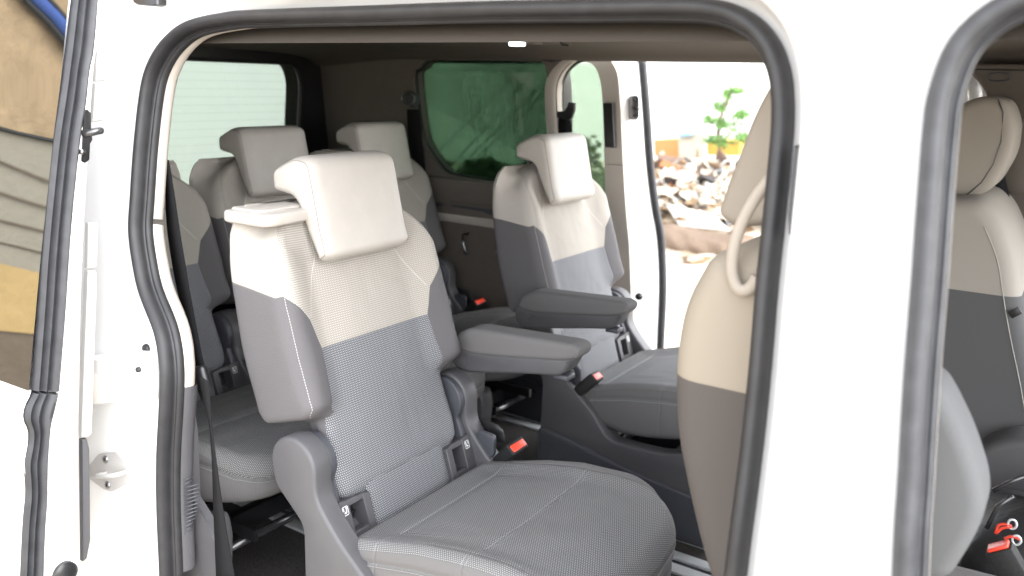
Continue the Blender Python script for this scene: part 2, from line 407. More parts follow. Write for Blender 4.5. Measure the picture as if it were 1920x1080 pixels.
    def ztop(x, y):
        z = lerp([(.04, -.152), (.10, -.134), (.2, -.106), (.3, -.086), (.4, -.076), (.47, -.077), (.52, -.087), (.57, -.105)], x)
        z += .014 * sstep(.15, .215, abs(y)) * (1 - sstep(.42, .55, x)) - .004 * (1 - abs(y) / .236)
        for sx in (.135, .335): z -= .004 * math.exp(-((x - sx) / .006) ** 2) * (1 - sstep(.18, .2, abs(y)))
        z -= .003 * math.exp(-((abs(y) - .2) / .005) ** 2); z += .0025 * noise.noise(Vector((x * 12, y * 12, 1))) + .0012 * noise.noise(Vector((x * 40, y * 40, 7)))
        return z
    def zbot(x): return lerp([(.04, -.21), (.2, -.235), (.3, -.225), (.45, -.195), (.57, -.185)], x)
    cx = .30; rings = []; UV = []
    def ring(ins_, zf, sc=1):
        q = inset(plan, ins_); r_ = [Vector((cx + (a - cx) * sc, b * sc, zf(cx + (a - cx) * sc, b * sc))) for a, b in q]; rings.append(r_)
        if sc == 1:
            for p, o in zip(r_, inset(plan, .03)):       # carry the cloth's measure round the rolled edge
                h = max(0, ztop(p.x, p.y) - p.z) * .9; d = Vector((p.x - o.x, p.y - o.y)).normalized() * h
                UV.append((p.x + d.x, p.y + d.y) if h < .0405 else (p.x, .3))
        else: UV.extend([(p.x, p.y) for p in r_])
    ring(.05, lambda x, y: zbot(x)); ring(.012, lambda x, y: zbot(x)); ring(.003, lambda x, y: zbot(x) + .008); ring(0, lambda x, y: zbot(x) + .022)
    ring(.0, lambda x, y: ztop(x, y) - .046); ring(.003, lambda x, y: ztop(x, y) - .040); ring(-.001, lambda x, y: ztop(x, y) - .033)
    for d, h in ((.000, .026), (.003, .017), (.008, .009), (.014, .004), (.021, .0008)): ring(d, lambda x, y, h=h: ztop(x, y) - h)
    for s_ in [.975, .95, .925, .9, .875, .85, .825, .8, .775, .75, .725, .7, .66, .62, .58, .54, .5, .46, .42, .38, .34, .3, .26, .22, .18, .14, .1, .06, .02]: ring(.021, ztop, s_)
    V, F = loft(rings)
    cu = mesh('seat_cushion', V, F, M_seat, t, uv=UV, sharp=70)
    q = inset(plan, -.0008); mesh('stitching', *tube([(a, b, ztop(a, b) - .0455) for a, b in q], .0007, 5, closed=True), plain_thread, cu)
    # side pods, recliner arms, cross bars
    head = [(-.045 + .0585 * math.cos(R(q)), -.006 + .0585 * math.sin(R(q)), .03) for q in range(196, -6, -14)]
    prof = head + [(.013, -.052, .02), (.040, -.088, .03), (.078, -.128, .03), (.138, -.176, .03), (.196, -.250, .03), (.36, -.247, .04), (.50, -.200, .02), (.512, -.25, .02), (.490, -.475, .01), (-.02, -.475, .01), (-.024, -.30, .03), (-.022, -.118, .02), (-.060, -.085, .02), (-.094, -.056, .02)]
    for sg in (-1, 1):
        fp = fillet(prof, .02, 4)
        a0, a1 = (.206, .252)
        y0, y1 = sorted((sg * a0, sg * a1))
        pod = mesh('side_pod', *prism(fp, y0, y1, .007, 3), M_plastic, t, sharp=50)
        dc = fillet([(-.044 + .054 * math.cos(R(q)), -.007 + .054 * math.sin(R(q)), .03) for q in range(-40, 220, 20)] + [(-.08, -.07, .02), (.0, -.13, .02), (.02, -.09, .02)], .02, 3)
        mesh('recliner_disc', *prism(dc, *sorted((sg * .189, sg * .207)), .003, 2), M_plasticd, pod, sharp=50)
        sk = fillet([(-.026, -.262, .02), (.06, -.272, .05), (.25, -.315, .05), (.50, -.345, .01), (.500, -.474, .008), (-.026, -.474, .008)], .01, 4)
        y0, y1 = sorted((sg * (a0 - .006), sg * (a1 + .007)))
        mesh('lower_skirt', *prism(sk, y0, y1, .006, 3), M_plasticd, pod, sharp=50)
        # base shoulder running forward beside the cushion
        sp = fillet([(-.01, -.13, .01), (.03, -.17, .01), (.045, -.19, .01), (.10, -.185, .02), (.16, -.215, .02), (.20, -.27, .02), (.0, -.30, .02)], .01, 3)
        mesh('base_shoulder', *prism(sp, *sorted((sg * .10, sg * .207)), .004, 2), M_plastic, t, sharp=50)
    for x, z in ((.40, -.36), (.10, -.40)):
        mesh('cross_bar', *tube([(x, -.19, z), (x, .19, z)], .011, 12, up=(1, 0, 0)), M_steelb, t)
    uf = MB()
    for c_, s_ in (((.25, .10, -.33), (.40, .012, .03)), ((.25, -.10, -.33), (.40, .012, .03)), ((.30, 0, -.37), (.03, .3, .05)), ((.12, 0, -.30), (.12, .26, .03))): uf.add(*box(c_, s_, .003))
    uf.build('under_frame', M_black, t, sharp=40)
    if buckle:
        sg = armside
        bk = MB(); rot = Matrix.Rotation(R(42), 4, 'Y') @ Matrix.Rotation(R(8 * sg), 4, 'X')
        c = Vector((.118, sg * .232, -.108))
        b_ = mesh('belt_buckle', *box(c, (.030, .054, .070), .005, rot, 3), M_buckle, t, sharp=40)
        up = rot.to_3x3() @ Vector((0, 0, 1)); ex = rot.to_3x3() @ Vector((1, 0, 0))
        mesh('release_button', *box(c + up * .0335 + ex * .001, (.017, .045, .005), .0015, rot), M_red, b_)
        mesh('buckle_strap', *prism(fillet([(-.005, -.085), (.0, -.055), (.065, -.062), (.082, -.072), (.09, -.10), (.05, -.11)], .006), *sorted((sg * .2535, sg * .2565)), .0008, 1), M_black, t)
        mesh('buckle_sleeve', *prism(fillet([(.035, -.085), (.04, -.068), (.085, -.072), (.085, -.12), (.06, -.14)], .01), *sorted((sg * .214, sg * .226)), .003, 2), M_plasticd, t, sharp=50)
    if arm:
        sg = armside; y0, y1 = sorted((sg * .258, sg * .322))
        top = fillet([(-.072, .092, .02), (-.060, .128, .025), (-.02, .150, .04), (.12, .157, .2), (.250, .163, .015), (.268, .155, .012), (.262, .133, .012), (.225, .120, .02), (.08, .098, .1), (-.02, .086, .03)], .01, 5)
        ar = mesh('armrest', *prism(top, y0, y1, .012, 5), M_fabric, t, sharp=70)
        lo = fillet([(-.074, .098, .01), (-.02, .092, .04), (.08, .103, .1), (.225, .125, .02), (.25, .130, .01), (.226, .086, .02), (.15, .074, .1), (-.02, .042, .03), (-.062, .042, .03), (-.078, .07, .03)], .01, 5)
        mesh('armrest_shell', *prism(lo, y0 + .002, y1 - .002, .008, 4), M_plastic, ar, sharp=60)
        mesh('pivot_cap', *tube([(-.036, y0 + .005, .072), (-.036, y0 - .001, .072)], .011, 20, up=(1, 0, 0)), M_plastic, ar, sharp=40)
        mesh('release_catch', *box((.215, (y0 + y1) / 2, .078), (.036, .034, .012), .003), M_plasticd, ar)
    t.location = Vector(loc) + Vector((0, 0, 0)); t.location.z = FL + GZ
    return t

G = 'two-tone seats of the van'
sA = seat((0, 0, 0), 'dotted beige and grey seat in the middle of the photo, nearest to the open doorway', G)
sB = seat((-.08, .97, 0), 'beige and grey seat with its armrest down, beside the open far doorway', G, armside=-1, cap=False)
sC = seat((-.81, .01, 0), 'shaded rear row seat partly hidden behind the doorway pillar and hanging belt', G, arm=False)
sD = seat((-.80, .49, 0), 'shaded middle seat of the rear row, its headrest against the back window', G, arm=False, cap=False, buckle=False)
sE = seat((-.81, .97, 0), 'shaded rear row seat beside the dark green side window', G, arm=False)
#PART2
# ------------------------------------------------------------------ the van
van = thing('van', 'white van standing with its side doors slid open, seen through the doorway', 'van', (0.2, .485, -.95))
def P_(name, VF, mat, parent=None, **k): return mesh(name, VF[0], VF[1], mat, parent or van, **k)
def slab(pts, vec, r=.003):      # traced outline with its own thickness and a softened front rim
    pts = [Vector(p) for p in pts]; c = sum(pts, Vector()) / len(pts); vec = Vector(vec)
    sh = lambda d: [p + (c - p).normalized() * min(d, (c - p).length * .5) for p in pts]
    return loft([[p for p in pts], [p + vec * .7 for p in pts], [p + vec * .92 for p in sh(r * .35)], [p + vec for p in sh(r)]])
def tri_fill(loops, y_of):       # sheet with holes in (x,z)
    bm = bmesh.new(); ed = []
    for lp in loops:
        vs_ = [bm.verts.new((p[0], y_of(p), p[-1])) for p in lp]
        for i in range(len(vs_)): ed.append(bm.edges.new((vs_[i - 1], vs_[i])))
    flat = {v: v.co.copy() for v in bm.verts}
    for v in bm.verts: v.co.y = 0
    bmesh.ops.triangle_fill(bm, use_beauty=True, use_dissolve=False, edges=ed, normal=(0, -1, 0))
    for v, c in flat.items(): v.co = c
    bm.verts.index_update()
    V = [v.co.copy() for v in bm.verts]; F = [tuple(v.index for v in f.verts) for f in bm.faces]; bm.free(); return V, F
def frame(path, closed=True, up=(0, -1, 0)):
    P = [Vector(p) for p in path]; N = len(P); out = []; up = Vector(up)
    for i in range(N):
        t = (P[(i + 1) % N] - P[i - 1]) if closed else (P[min(i + 1, N - 1)] - P[max(i - 1, 0)])
        t.normalize(); s_ = t.cross(up).normalized(); out.append((P[i], s_, s_.cross(t).normalized()))
    return out
MIR = lambda p: Vector((p[0], .97 - p[1], p[2]))

pl = [(320, 1075), (315, 952), (315, 852), (320, 757), (321, 685), (311, 620), (284, 550), (272, 500), (263, 432), (266, 370), (273, 270), (285, 168), (300, 118), (327, 78), (366, 50), (430, 36), (480, 32), (700, 25), (900, 19), (1100, 16), (1250, 14), (1340, 18), (1400, 40), (1440, 80), (1461, 130), (1468, 180), (1468, 240), (1462, 310), (1450, 430), (1438, 545), (1426, 690), (1408, 860), (1380, 1075)]
near = [side(*p) for p in pl]
bl = [Vector((near[-1].x - .002, yr(-.1), -.08)), Vector((near[-1].x - .01, yr(-.4), -.42)), Vector((near[-1].x - .06, yr(-.5), -.50)), Vector((.2, yr(-.5), -.505)), Vector((-.2, yr(-.5), -.50)), Vector((-.262, yr(-.4), -.42)), Vector((-.268, yr(-.25), -.28))]
ring1 = cr(near + bl, 5, closed=True)
fr1 = frame(ring1)
def seal(name, fr, mat, flip=1, parent=None, k=1.0):
    bulb = [(-.010, -.012), (-.0115, 0), (-.0105, .012), (-.006, .021), (.001, .0235), (.007, .019), (.0095, .009), (.0085, 0), (.0105, -.004), (.0135, -.003), (.0165, -.008), (.0165, -.015), (.0125, -.019), (.006, -.021), (-.004, -.02)]
    b2 = cr([Vector((a * k, c * k, 0)) for a, c in bulb], 3, closed=True)
    rings = [[p + s_ * q.x + b * q.y for q in b2] for p, s_, b in fr]; rings.append(rings[0])
    return P_(name, loft(rings, caps=False), mat, parent)
seal('doorway_seal', fr1, M_rubber)
# beige lining that turns into the cabin behind the seal; grey below the waist on the pillar
def lining(fr, prof, lo, hi, name, mat):
    idx = [i for i in range(len(fr)) if lo(fr[i][0])]
    rings = [[fr[i][0] + fr[i][1] * a + fr[i][2] * c for a, c in prof] for i in idx]
    return P_(name, loft(rings, closed=False), mat)
LP = [(.012, -.012), (.015, -.018), (.017, -.026), (.0165, -.034), (.011, -.042), (-.01, -.05), (-.04, -.055), (-.10, -.06)]
zc = side(350, 745).z
k0 = min(range(len(ring1)), key=lambda i: (ring1[i] - near[0]).length)
zs = [i for i in range(len(fr1))]
def seg(a, b): return fr1[a:b]
iz = next(i for i in range(len(fr1)) if ring1[i].z > zc)           # first index above the waist on the left pillar
iend = max(i for i in range(len(fr1)) if i < 33 * 5)
def lin2(fr, name, mat, prof=LP, parent=None):
    return P_(name, loft([[p + s_ * a + b * c for a, c in prof] for p, s_, b in fr], closed=False), mat, parent)
igap = min(range(iz, 60), key=lambda i: abs(ring1[i].z - side(300, 420).z))
lin2(fr1[iz:igap], 'pillar_trim', M_trim)
lin2(fr1[igap + 0:iend], 'door_header_trim', M_trim, [(a - .0012, c) for a, c in LP])
lin2(fr1[:iz + 1], 'lower_pillar_trim', M_plastic, [(.0115, -.012), (.0145, -.018), (.0165, -.026), (.017, -.036), (.013, -.046), (-.01, -.055), (-.10, -.065)])
# white body round the doorway: flat jamb on the rear side, stepped out to the outer skin elsewhere
LJ = [(-.009, -.008), (-.03, 0), (-.08, .004), (-.14, .004), (-.20, .0), (-.30, -.01)]
RJ = [(-.009, -.008), (-.019, -.002), (-.026, .008), (-.029, .03), (-.034, .05), (-.046, .060)]
def jw(p): return sstep(-.13, .12, p.x)
jr = []
for p, s_, b in fr1:
    w_ = jw(p) if p.z > -.45 else 1
    Tx = -.62; Tz = p.z + (.835 - p.z) * sstep(.60, .74, p.z); row = []
    for (f_, c0), (x1, c1) in zip([(.02, -.008), (.07, 0), (.2, .004), (.45, .004), (.75, .002), (1, -.004)], RJ):
        pl_ = Vector((p.x + (Tx - p.x) * f_ - .006, 0, p.z + (Tz - p.z) * f_)); pl_.y = yr(pl_.z) - c0
        row.append(pl_.lerp(p + s_ * x1 + b * c1, w_))
    jr.append(row)
P_('doorway_jamb', loft(jr + [jr[0]], closed=False), M_paint)
out1 = [r_[-1] for r_ in jr]
# front doorway
fd = [(1700, 1079), (1710, 900), (1722, 700), (1735, 540), (1745, 400), (1757, 250), (1768, 175), (1798, 95), (1845, 42), (1905, 6), (1975, -16), (2060, -28)]
fn = [side(*p, off=-.03) for p in fd]
x0 = fn[0].x; sl_ = (fn[1].x - fn[0].x) / (fn[1].z - fn[0].z)
rest = [Vector((fn[-1].x + .10, yr(.81) - .03, fn[-1].z + .010)), Vector((1.35, yr(.80) - .03, .79)), Vector((1.55, yr(.72) - .03, .70)), Vector((1.75, yr(.4) - .03, .38)), Vector((1.85, yr(.1) - .03, .05)), Vector((1.85, yr(-.3) - .03, -.40)), Vector((1.6, yr(-.5) - .03, -.50)), Vector((1.2, yr(-.5) - .03, -.50)), Vector((x0 + .05, yr(-.5) - .03, -.46)), Vector((x0 - sl_ * (fn[0].z + .32), yr(-.3) - .03, -.32)), Vector((x0 - sl_ * (fn[0].z + .12), yr(-.1) - .03, -.12))]
ring2 = cr(fn + rest, 5, closed=True); fr2 = frame(ring2)
seal('front_doorway_seal', fr2, M_rubberg, k=1.1)
lin2(fr2 + fr2[:1], 'front_doorway_trim', M_trim)
jr2 = [[p + s_ * a + b * (c * .65) for a, c in RJ] for p, s_, b in fr2]
P_('front_doorway_jamb', loft(jr2 + [jr2[0]], closed=False), M_paint)
out2 = [r_[-1] for r_ in jr2]
def sky_y(p): return p[1] if len(p) == 3 else yr(p[1]) - .066
def rect(x0_, x1_, z0_, z1_, n=14):
    o = [];
    for i in range(n): o.append(Vector((x0_ + (x1_ - x0_) * i / n, 0, z0_)))
    for i in range(n): o.append(Vector((x1_, 0, z0_ + (z1_ - z0_) * i / n)))
    for i in range(n): o.append(Vector((x1_ + (x0_ - x1_) * i / n, 0, z1_)))
    for i in range(n): o.append(Vector((x0_, 0, z1_ + (z0_ - z1_) * i / n)))
    for p in o: p.y = yr(p.z) - .064
    return o
outer = rect(-1.62, 2.15, -.72, .862)
for k_, f_ in (('body_side', lambda p: p),):
    V, F = tri_fill([outer, out1, out2], lambda p: p[1]); P_(k_, (V, F), M_paint, sharp=30)
# far body side: same doorway mirrored
ringF = [MIR(p) for p in ring1]; frF = [(MIR(p), Vector((s_.x, -s_.y, s_.z)), Vector((b.x, -b.y, b.z))) for p, s_, b in fr1]
seal('far_doorway_seal', frF, M_rubber, k=.8)
LJF = [(-.009, -.008), (-.02, 0), (-.05, .006), (-.07, .02), (-.075, .045), (-.085, .060)]
jrF = [[MIR(p + s_ * (x0 * (1 - jw(p)) + x1 * jw(p)) + b * (c0 * (1 - jw(p)) + c1 * jw(p))) for (x0, c0), (x1, c1) in zip(LJF, RJ)] for p, s_, b in fr1]
P_('far_doorway_jamb', loft(jrF + [jrF[0]], closed=False), M_paint)
fw = [(817, 110), (1000, 109), (1016, 116), (1025, 134), (1030, 200), (1031, 254), (1033, 335), (1020, 346), (985, 347), (914, 339), (860, 331), (838, 325), (822, 310), (791, 262), (780, 200), (774, 140), (786, 128)]
fwp = [farside(*p, off=-.035) for p in fw]
FWc = cr(fwp, 3, closed=True)
# quarter window frame + glass
hole = [Vector((q[0], yf(q[1]) + .064, q[1])) for q in inset([(p.x, p.z) for p in FWc], -.03)]
outerF = [MIR(p) for p in rect(-1.62, 2.15, -.72, .862)]
fdh = [Vector((q[0], yf(q[1]) + .064, q[1])) for q in fillet([(1.36, .22), (1.98, .22), (1.90, .50), (1.70, .72), (1.36, .72)], .05, 4)]     # far front door window
V, F = tri_fill([[Vector((min(p.x, 1.30), p.y, p.z)) if 0 else p for p in outerF], [Vector((min(r_[-1].x, 1.25), r_[-1].y, r_[-1].z)) for r_ in jrF], hole, fdh], lambda p: p[1]); P_('far_body_side', (V, F), M_paint, sharp=30)
P_('side_window', slab([p + Vector((0, .055, 0)) for p in FWc], (0, .004, 0), .0005), M_glass_side)
P_('window_gasket', tube([p + Vector((0, .02, 0)) for p in FWc], .007, 8, closed=True, up=(0, 1, 0)), M_black)
# far cabin lining, rear part, with the window opening; its front edge follows the pillar
idx = [i for i in range(len(ringF)) if -.47 < ringF[i].z and ringF[i].x < 0.05 and i < 100]
edge = [ringF[i] + Vector((.012, -.030, 0)) for i in idx if ringF[i].z < .762]
ze = edge[-1].z
wl = [Vector((-1.47, 0, -.48)), Vector((-.9, 0, -.48))] + edge + [Vector((-.4, 0, ze + .004)), Vector((-.8, 0, ze + .004)), Vector((-1.2, 0, ze + .004)), Vector((-1.47, 0, ze + .004)), Vector((-1.47, 0, .4)), Vector((-1.47, 0, 0))]
for p in wl: p.y = yf(p.z) - .035
inner = [Vector((p.x, yf(p.z) - .035, p.z)) for p in FWc]
V, F = tri_fill([wl, inner], lambda p: p[1]); P_('side_lining', (V, F), M_trimdark, sharp=40)
P_('window_reveal', loft([inner, [Vector((p.x, yf(p.z) + .03, p.z)) for p in FWc]] and [inner + inner[:1], [Vector((p.x, yf(p.z) + .03, p.z)) for p in FWc + FWc[:1]]], closed=False), M_trimdark)
# far pillar edge roll
ed2 = [ringF[i] for i in idx]
P_('far_pillar_trim', loft([[p + Vector((-.03, -.040, 0)), p + Vector((-.008, -.042, 0)), p + Vector((.006, -.038, 0)), p + Vector((.014, -.028, 0)), p + Vector((.014, -.006, 0))] for p in ed2], closed=False), M_trim)
# waist mouldings and storage bin on the far lining
def wallbox(z0, z1, mat, name, x0_=-1.45, x1_=-.32, d=.02, r=.008, par=None):
    f = lambda p, q, a: (a, yf(q) - .035 - p, q)
    return P_(name, prism(fillet([(0, z0), (d, z0 + .004), (d, z1 - .004), (0, z1)], r, 3), x0_, x1_, .004, 2, f), mat, par)
zz = lambda px, py: farside(px, py, off=-.05).z
b1 = wallbox(zz(880, 384), zz(880, 330) - .012, M_trimdark, 'upper_waist_trim', d=.03)
b2 = wallbox(zz(880, 403), zz(880, 385), M_plasticd, 'waist_band', d=.014)
b3 = wallbox(zz(880, 424), zz(880, 404), M_trim, 'lower_waist_trim', d=.022)
b4 = wallbox(-.20, zz(880, 430), M_black, 'storage_recess', d=.008)
b5 = wallbox(-.47, -.20, M_plasticd, 'wheel_arch_lining', d=.10, r=.03)
# hook and clips in the recess
hk = farside(868, 450, off=-.10)
P_('side_hook', tube([hk + Vector((0, .03, .02)), hk + Vector((0, 0, .02)), hk + Vector((.01, -.01, -.01)), hk + Vector((.012, -.005, -.04)), hk + Vector((.02, .0, -.05))], .006, 8), M_steel)
P_('side_hook', tube([hk + Vector((.16, .03, -.02)), hk + Vector((.16, -.01, -.02)), hk + Vector((.17, -.01, -.03))], .005, 8), M_steel)
# rear wall: black tailgate frame round a pale tinted window
XR = lambda z: -1.50 + .10 * max(0, (z - .1)) 
rw = [(-.10, .24), (1.055, .24, .03), (1.085, .30, .04), (1.088, .68, .05), (1.055, .742, .04), (-.10, .745)]
rwp = fillet(rw, .05, 5)
ro = fillet([(-.28, -.47), (1.28, -.47), (1.28, .2), (1.22, .80), (-.26, .80), (-.28, .2)], .02, 3)
def yz_fill(loops, xof):
    V, F = tri_fill([[Vector((p[0], 0, p[1])) for p in lp] for lp in loops], lambda p: 0)
    return [Vector((xof(v.z), v.x, v.z)) for v in V], F
P_('tailgate_lining', yz_fill([ro, rwp], XR), M_black, smooth=False)
def defog():
    m = glass('rear_glass', (.145, .17, .153)); t = m.node_tree; tr = [n for n in t.nodes if n.type == 'BSDF_TRANSPARENT'][0]
    tc = t.nodes.new('ShaderNodeTexCoord'); sp = t.nodes.new('ShaderNodeSeparateXYZ'); t.links.new(tc.outputs['Object'], sp.inputs[0])
    a = t.nodes.new('ShaderNodeMath'); a.operation = 'DIVIDE'; t.links.new(sp.outputs[2], a.inputs[0]); a.inputs[1].default_value = .0275
    b = t.nodes.new('ShaderNodeMath'); b.operation = 'FRACT'; t.links.new(a.outputs[0], b.inputs[0])
    c = t.nodes.new('ShaderNodeMath'); c.operation = 'LESS_THAN'; t.links.new(b.outputs[0], c.inputs[0]); c.inputs[1].default_value = .07
    d = t.nodes.new('ShaderNodeMix'); d.data_type = 'RGBA'; t.links.new(c.outputs[0], d.inputs[0]); d.inputs[6].default_value = (.145, .170, .153, 1); d.inputs[7].default_value = (.118, .14, .126, 1)
    t.links.new(d.outputs[2], tr.inputs[0]); return m
M_rear = defog()
g_ = yz_fill([rwp], lambda z: XR(z) - .02); P_('rear_window', g_, M_rear, smooth=False)
for a_, b_ in ((rwp, 0),):
    P_('rear_window_gasket', tube([(XR(p[1]) - .006, p[0], p[1]) for p in rwp], .008, 8, closed=True, up=(1, 0, 0)), M_black)
# outer rear panel
ro2 = fillet([(-.34, -.72), (1.31, -.72), (1.33, .1), (1.20, .862), (-.23, .862), (-.36, .1)], .02, 3)
P_('tailgate', yz_fill([ro2, [(a, b) for a, b in rwp]], lambda z: XR(z) - .09), M_paint, smooth=False)
# roof skin and headliner
rs = [[Vector((x, y, z)) for y, z in ((yr(.862) - .064, .862), (-.16, .90), (0, .925), (.25, .94), (.485, .945), (.72, .94), (.97, .925), (1.13, .90), (yf(.862) + .064, .862))] for x in (-1.66, -1.0, 0, 1.0, 1.7, 2.15)]
P_('roof', loft(rs, closed=False), M_paint)
hd = []
for i in range(30):
    x = -1.48 + 3.5 * i / 29; e = .0 + .03 * sstep(-1.0, -1.48, x)
    hd.append([Vector((x, y, z - e)) for y, z in ((yr(.77) + .045, .752), (-.165, .775), (-.13, .792), (-.05, .803), (.1, .808), (.485, .812), (.87, .808), (1.02, .803), (1.10, .792), (1.135, .778), (1.155, .766), (1.20, .764), (1.235, .768))])
P_('headliner', loft(hd, closed=False), M_head)
# floor
fl = struct(mesh('van_floor_dummy', [(0, 0, 0)], [], M_carpet)) if False else None
P_('carpet_floor', box((.25, .485, FL - .02), (3.9, 1.66, .04), .002), M_carpet, smooth=False)
for yc in (-.19, .205, .612, .765, 1.16):
    ra = MB()
    ra.add(*prism(fillet([(yc - .047, FL), (yc - .047, FL + .008), (yc - .012, FL + .010), (yc - .012, FL)], .002, 2), -1.35, .95, .002, 1, lambda p, q, a: (a, p, q)))
    ra.add(*prism(fillet([(yc + .047, FL), (yc + .047, FL + .008), (yc + .012, FL + .010), (yc + .012, FL)], .002, 2), -1.35, .95, .002, 1, lambda p, q, a: (a, p, q)))
    rl = ra.build('floor_rail', M_metal, van, sharp=40)
    P_('rail_slot', box((-.2, yc, FL + .001), (2.28, .023, .002), 0), M_black, rl)
# ceiling lamp
lc = on('z', .79, 970, 76); LZ = .8085
lc = on('z', LZ - .004, 970, 76)
lp = P_('ceiling_lamp', box((lc.x + .01, lc.y + .02, LZ - .002), (.13, .30, .012), .005), M_head)
E_ = NT('lamp_glow', (1, 1, 1), .4); E_.set('Emission Color', (.9, 1, .98)); E_.set('Emission Strength', 9.0)
P_('lamp_lens', box((lc.x, lc.y, LZ - .012), (.034, .03, .012), .002), E_.m, lp)
P_('lamp_switch', box((lc.x + .045, lc.y + .02, LZ - .0095), (.018, .05, .005), .002), M_trimdark, lp)
P_('coat_hook', tube([(lc.x + .1, lc.y + .06, LZ), (lc.x + .105, lc.y + .06, LZ - .012), (lc.x + .12, lc.y + .07, LZ - .014)], .004, 6), M_black)
# ---- belts
def belt(name, L, Rr, y=None, f=None, th=(0, .0015, 0), par=None):
    f = f or (lambda p: on('y', y, *p))
    a = cr([f(p) for p in L], 6); b = cr([f(p) for p in Rr], 6); return P_(name, ribbon(a, b, th), M_strap, par)
bt = belt('seat_belt', [(306, 300), (309, 350), (312, 420), (320, 480), (331, 540), (346, 600), (360, 660), (370, 700)], [(316, 300), (324, 350), (336, 430), (345, 485), (354, 540), (367, 610), (379, 670), (388, 702)], y=-.238)
belt('seat_belt', [(373, 705), (383, 760), (392, 800), (397, 870), (400, 960), (405, 1085)], [(390, 715), (394, 760), (397, 800), (407, 880), (420, 970), (440, 1085)], y=-.335)
for s0, s1 in (((311, 330), (349, 560)),):
    pass
bc = on('y', -.29, 378, 708)
rotb = Matrix.Rotation(R(-20), 4, 'Y')
bb = P_('belt_tongue', box(bc, (.036, .018, .046), .008, rotb, 3), M_black)
P_('tongue_plate', box(bc + Vector((.004, -.004, -.032)), (.018, .003, .034), .001, Matrix.Rotation(R(-25), 4, 'Y')), M_steel, bb)
# lower grey moulding with ridges below the pillar, and wheel box
ltp = [on('y', -.30, *p) for p in ((338, 748), (352, 742), (362, 752), (370, 800), (374, 870), (376, 930), (392, 955), (410, 985), (424, 1025), (432, 1085), (338, 1085))]
P_('wheel_box_lining', slab(ltp, (0, -.02, 0), .008), M_plastic, sharp=40)
for i in range(15):
    t = i / 14; y_ = 905 + 100 * t; xl = 345 + 2 * t; xr_ = 372 + 1 * t - 14 * max(0, t - .55) * 2 + (-10 if t < .08 else 0)
    a, b = side(xl, y_ - 4, off=.022), side(xr_, y_ - 12, off=.040)
    P_('vent_ridge', tube([a, b], .0013, 6), M_plasticd)
# far belts
def farb(px, py, off=-.07): return farside(px, py, off)
belt('rear_seat_belt', [(763, 205), (764, 240), (768, 300), (775, 340)], [(786, 205), (789, 240), (794, 290), (800, 340)], f=lambda p: farb(*p), th=(0, .002, 0))
gd = farb(770, 187, -.075)
P_('belt_guide', prism(fillet([(-.025, -.02), (.022, -.028), (.03, .0), (.012, .026), (-.022, .022)], .012, 4), gd.y - .008, gd.y + .02, .006, 3, lambda p, q, a: (gd.x + p, a, gd.z + q)), M_plasticd, sharp=50)
P_('guide_ring', tube([gd + Vector((.03 * math.cos(t), -.014, .004 + .024 * math.sin(t))) for t in [i * 2 * math.pi / 24 for i in range(24)]], .0035, 8, closed=True, up=(0, 1, 0)), M_steel)
belt('middle_seat_belt', [(1046, 212), (1047, 240), (1048, 300)], [(1070, 222), (1072, 245), (1073, 300)], f=lambda p: farb(*p), th=(0, .002, 0))
g2 = [farb(*p, -.085) for p in ((1046, 209), (1060, 208), (1066, 200), (1069, 191), (1080, 193), (1079, 208), (1074, 222), (1068, 226), (1046, 220))]
P_('belt_guide', slab(g2, (0, -.01, 0), .002), M_black, sharp=40)
# ---- far sliding door, slid back along the outside, its front end showing in the far doorway
DO = .085
def fdr(px, py, o=0): return farside(px, py, DO + o)
fe = [(1199, 108), (1207, 200), (1214, 300), (1221, 360), (1227, 400), (1233, 430), (1237, 470), (1239, 540), (1236, 620), (1233, 680)]
fep = cr([farside(*p, off=DO + .075) for p in fe], 5)
ins_ = [(1147, 112), (1158, 140), (1161, 165), (1164, 215), (1168, 300), (1172, 370), (1177, 430), (1182, 520), (1187, 640), (1188, 700)]
fin = cr([farside(*p, off=DO - .012) for p in ins_], 5)
lowp = fep[-1] + Vector((0, 0, -.30))
dl = [Vector((-1.6, 0, .79)), ] + [Vector((p.x - .006, 0, p.z)) for p in fin] + [Vector((lowp.x, 0, -.5)), Vector((-1.6, 0, -.5))]
wd_ = [(1060, 119), (1104, 117), (1122, 128), (1131, 153), (1135, 192), (1138, 278), (1140, 348), (1139, 372), (1128, 382), (1040, 376)]
wdp = [fdr(*p) for p in wd_]; zb_ = wdp[-1].z - .05; wdp = cr(wdp[:-1], 4); wdp += [Vector((-.45, 0, zb_)), Vector((-1.4, 0, zb_ - .02)), Vector((-1.45, 0, zb_)), Vector((-1.45, 0, wdp[0].z - .004)), Vector((-.9, 0, wdp[0].z - .004))]
for p in dl: p.y = yf(p.z) + DO
W2 = [Vector((p.x, yf(p.z) + DO, p.z)) for p in wdp]
V, F = tri_fill([dl, W2], lambda p: p[1])
fd_ = P_('far_sliding_door', (V, F), M_paint, sharp=40)
V, F = tri_fill([[Vector((p.x - .03, p.y + .075, p.z)) for p in dl], [p + Vector((0, .045, 0)) for p in W2]], lambda p: p[1])
P_('outer_skin', (V, F), M_paint, fd_, sharp=40)
P_('window_glass', slab([p + Vector((0, .03, 0)) for p in W2], (0, .004, 0), .0005), M_glass_front, fd_)
def rs2(pts, n):
    L = [0]
    for a, b in zip(pts, pts[1:]): L.append(L[-1] + (b - a).length)
    out = []
    for i in range(n):
        t = L[-1] * i / (n - 1); j = 0
        while j < len(L) - 2 and L[j + 1] < t: j += 1
        out.append(pts[j].lerp(pts[j + 1], (t - L[j]) / max(1e-9, L[j + 1] - L[j])))
    return out
eA, eB = rs2(fin, 50), rs2(fep, 50)
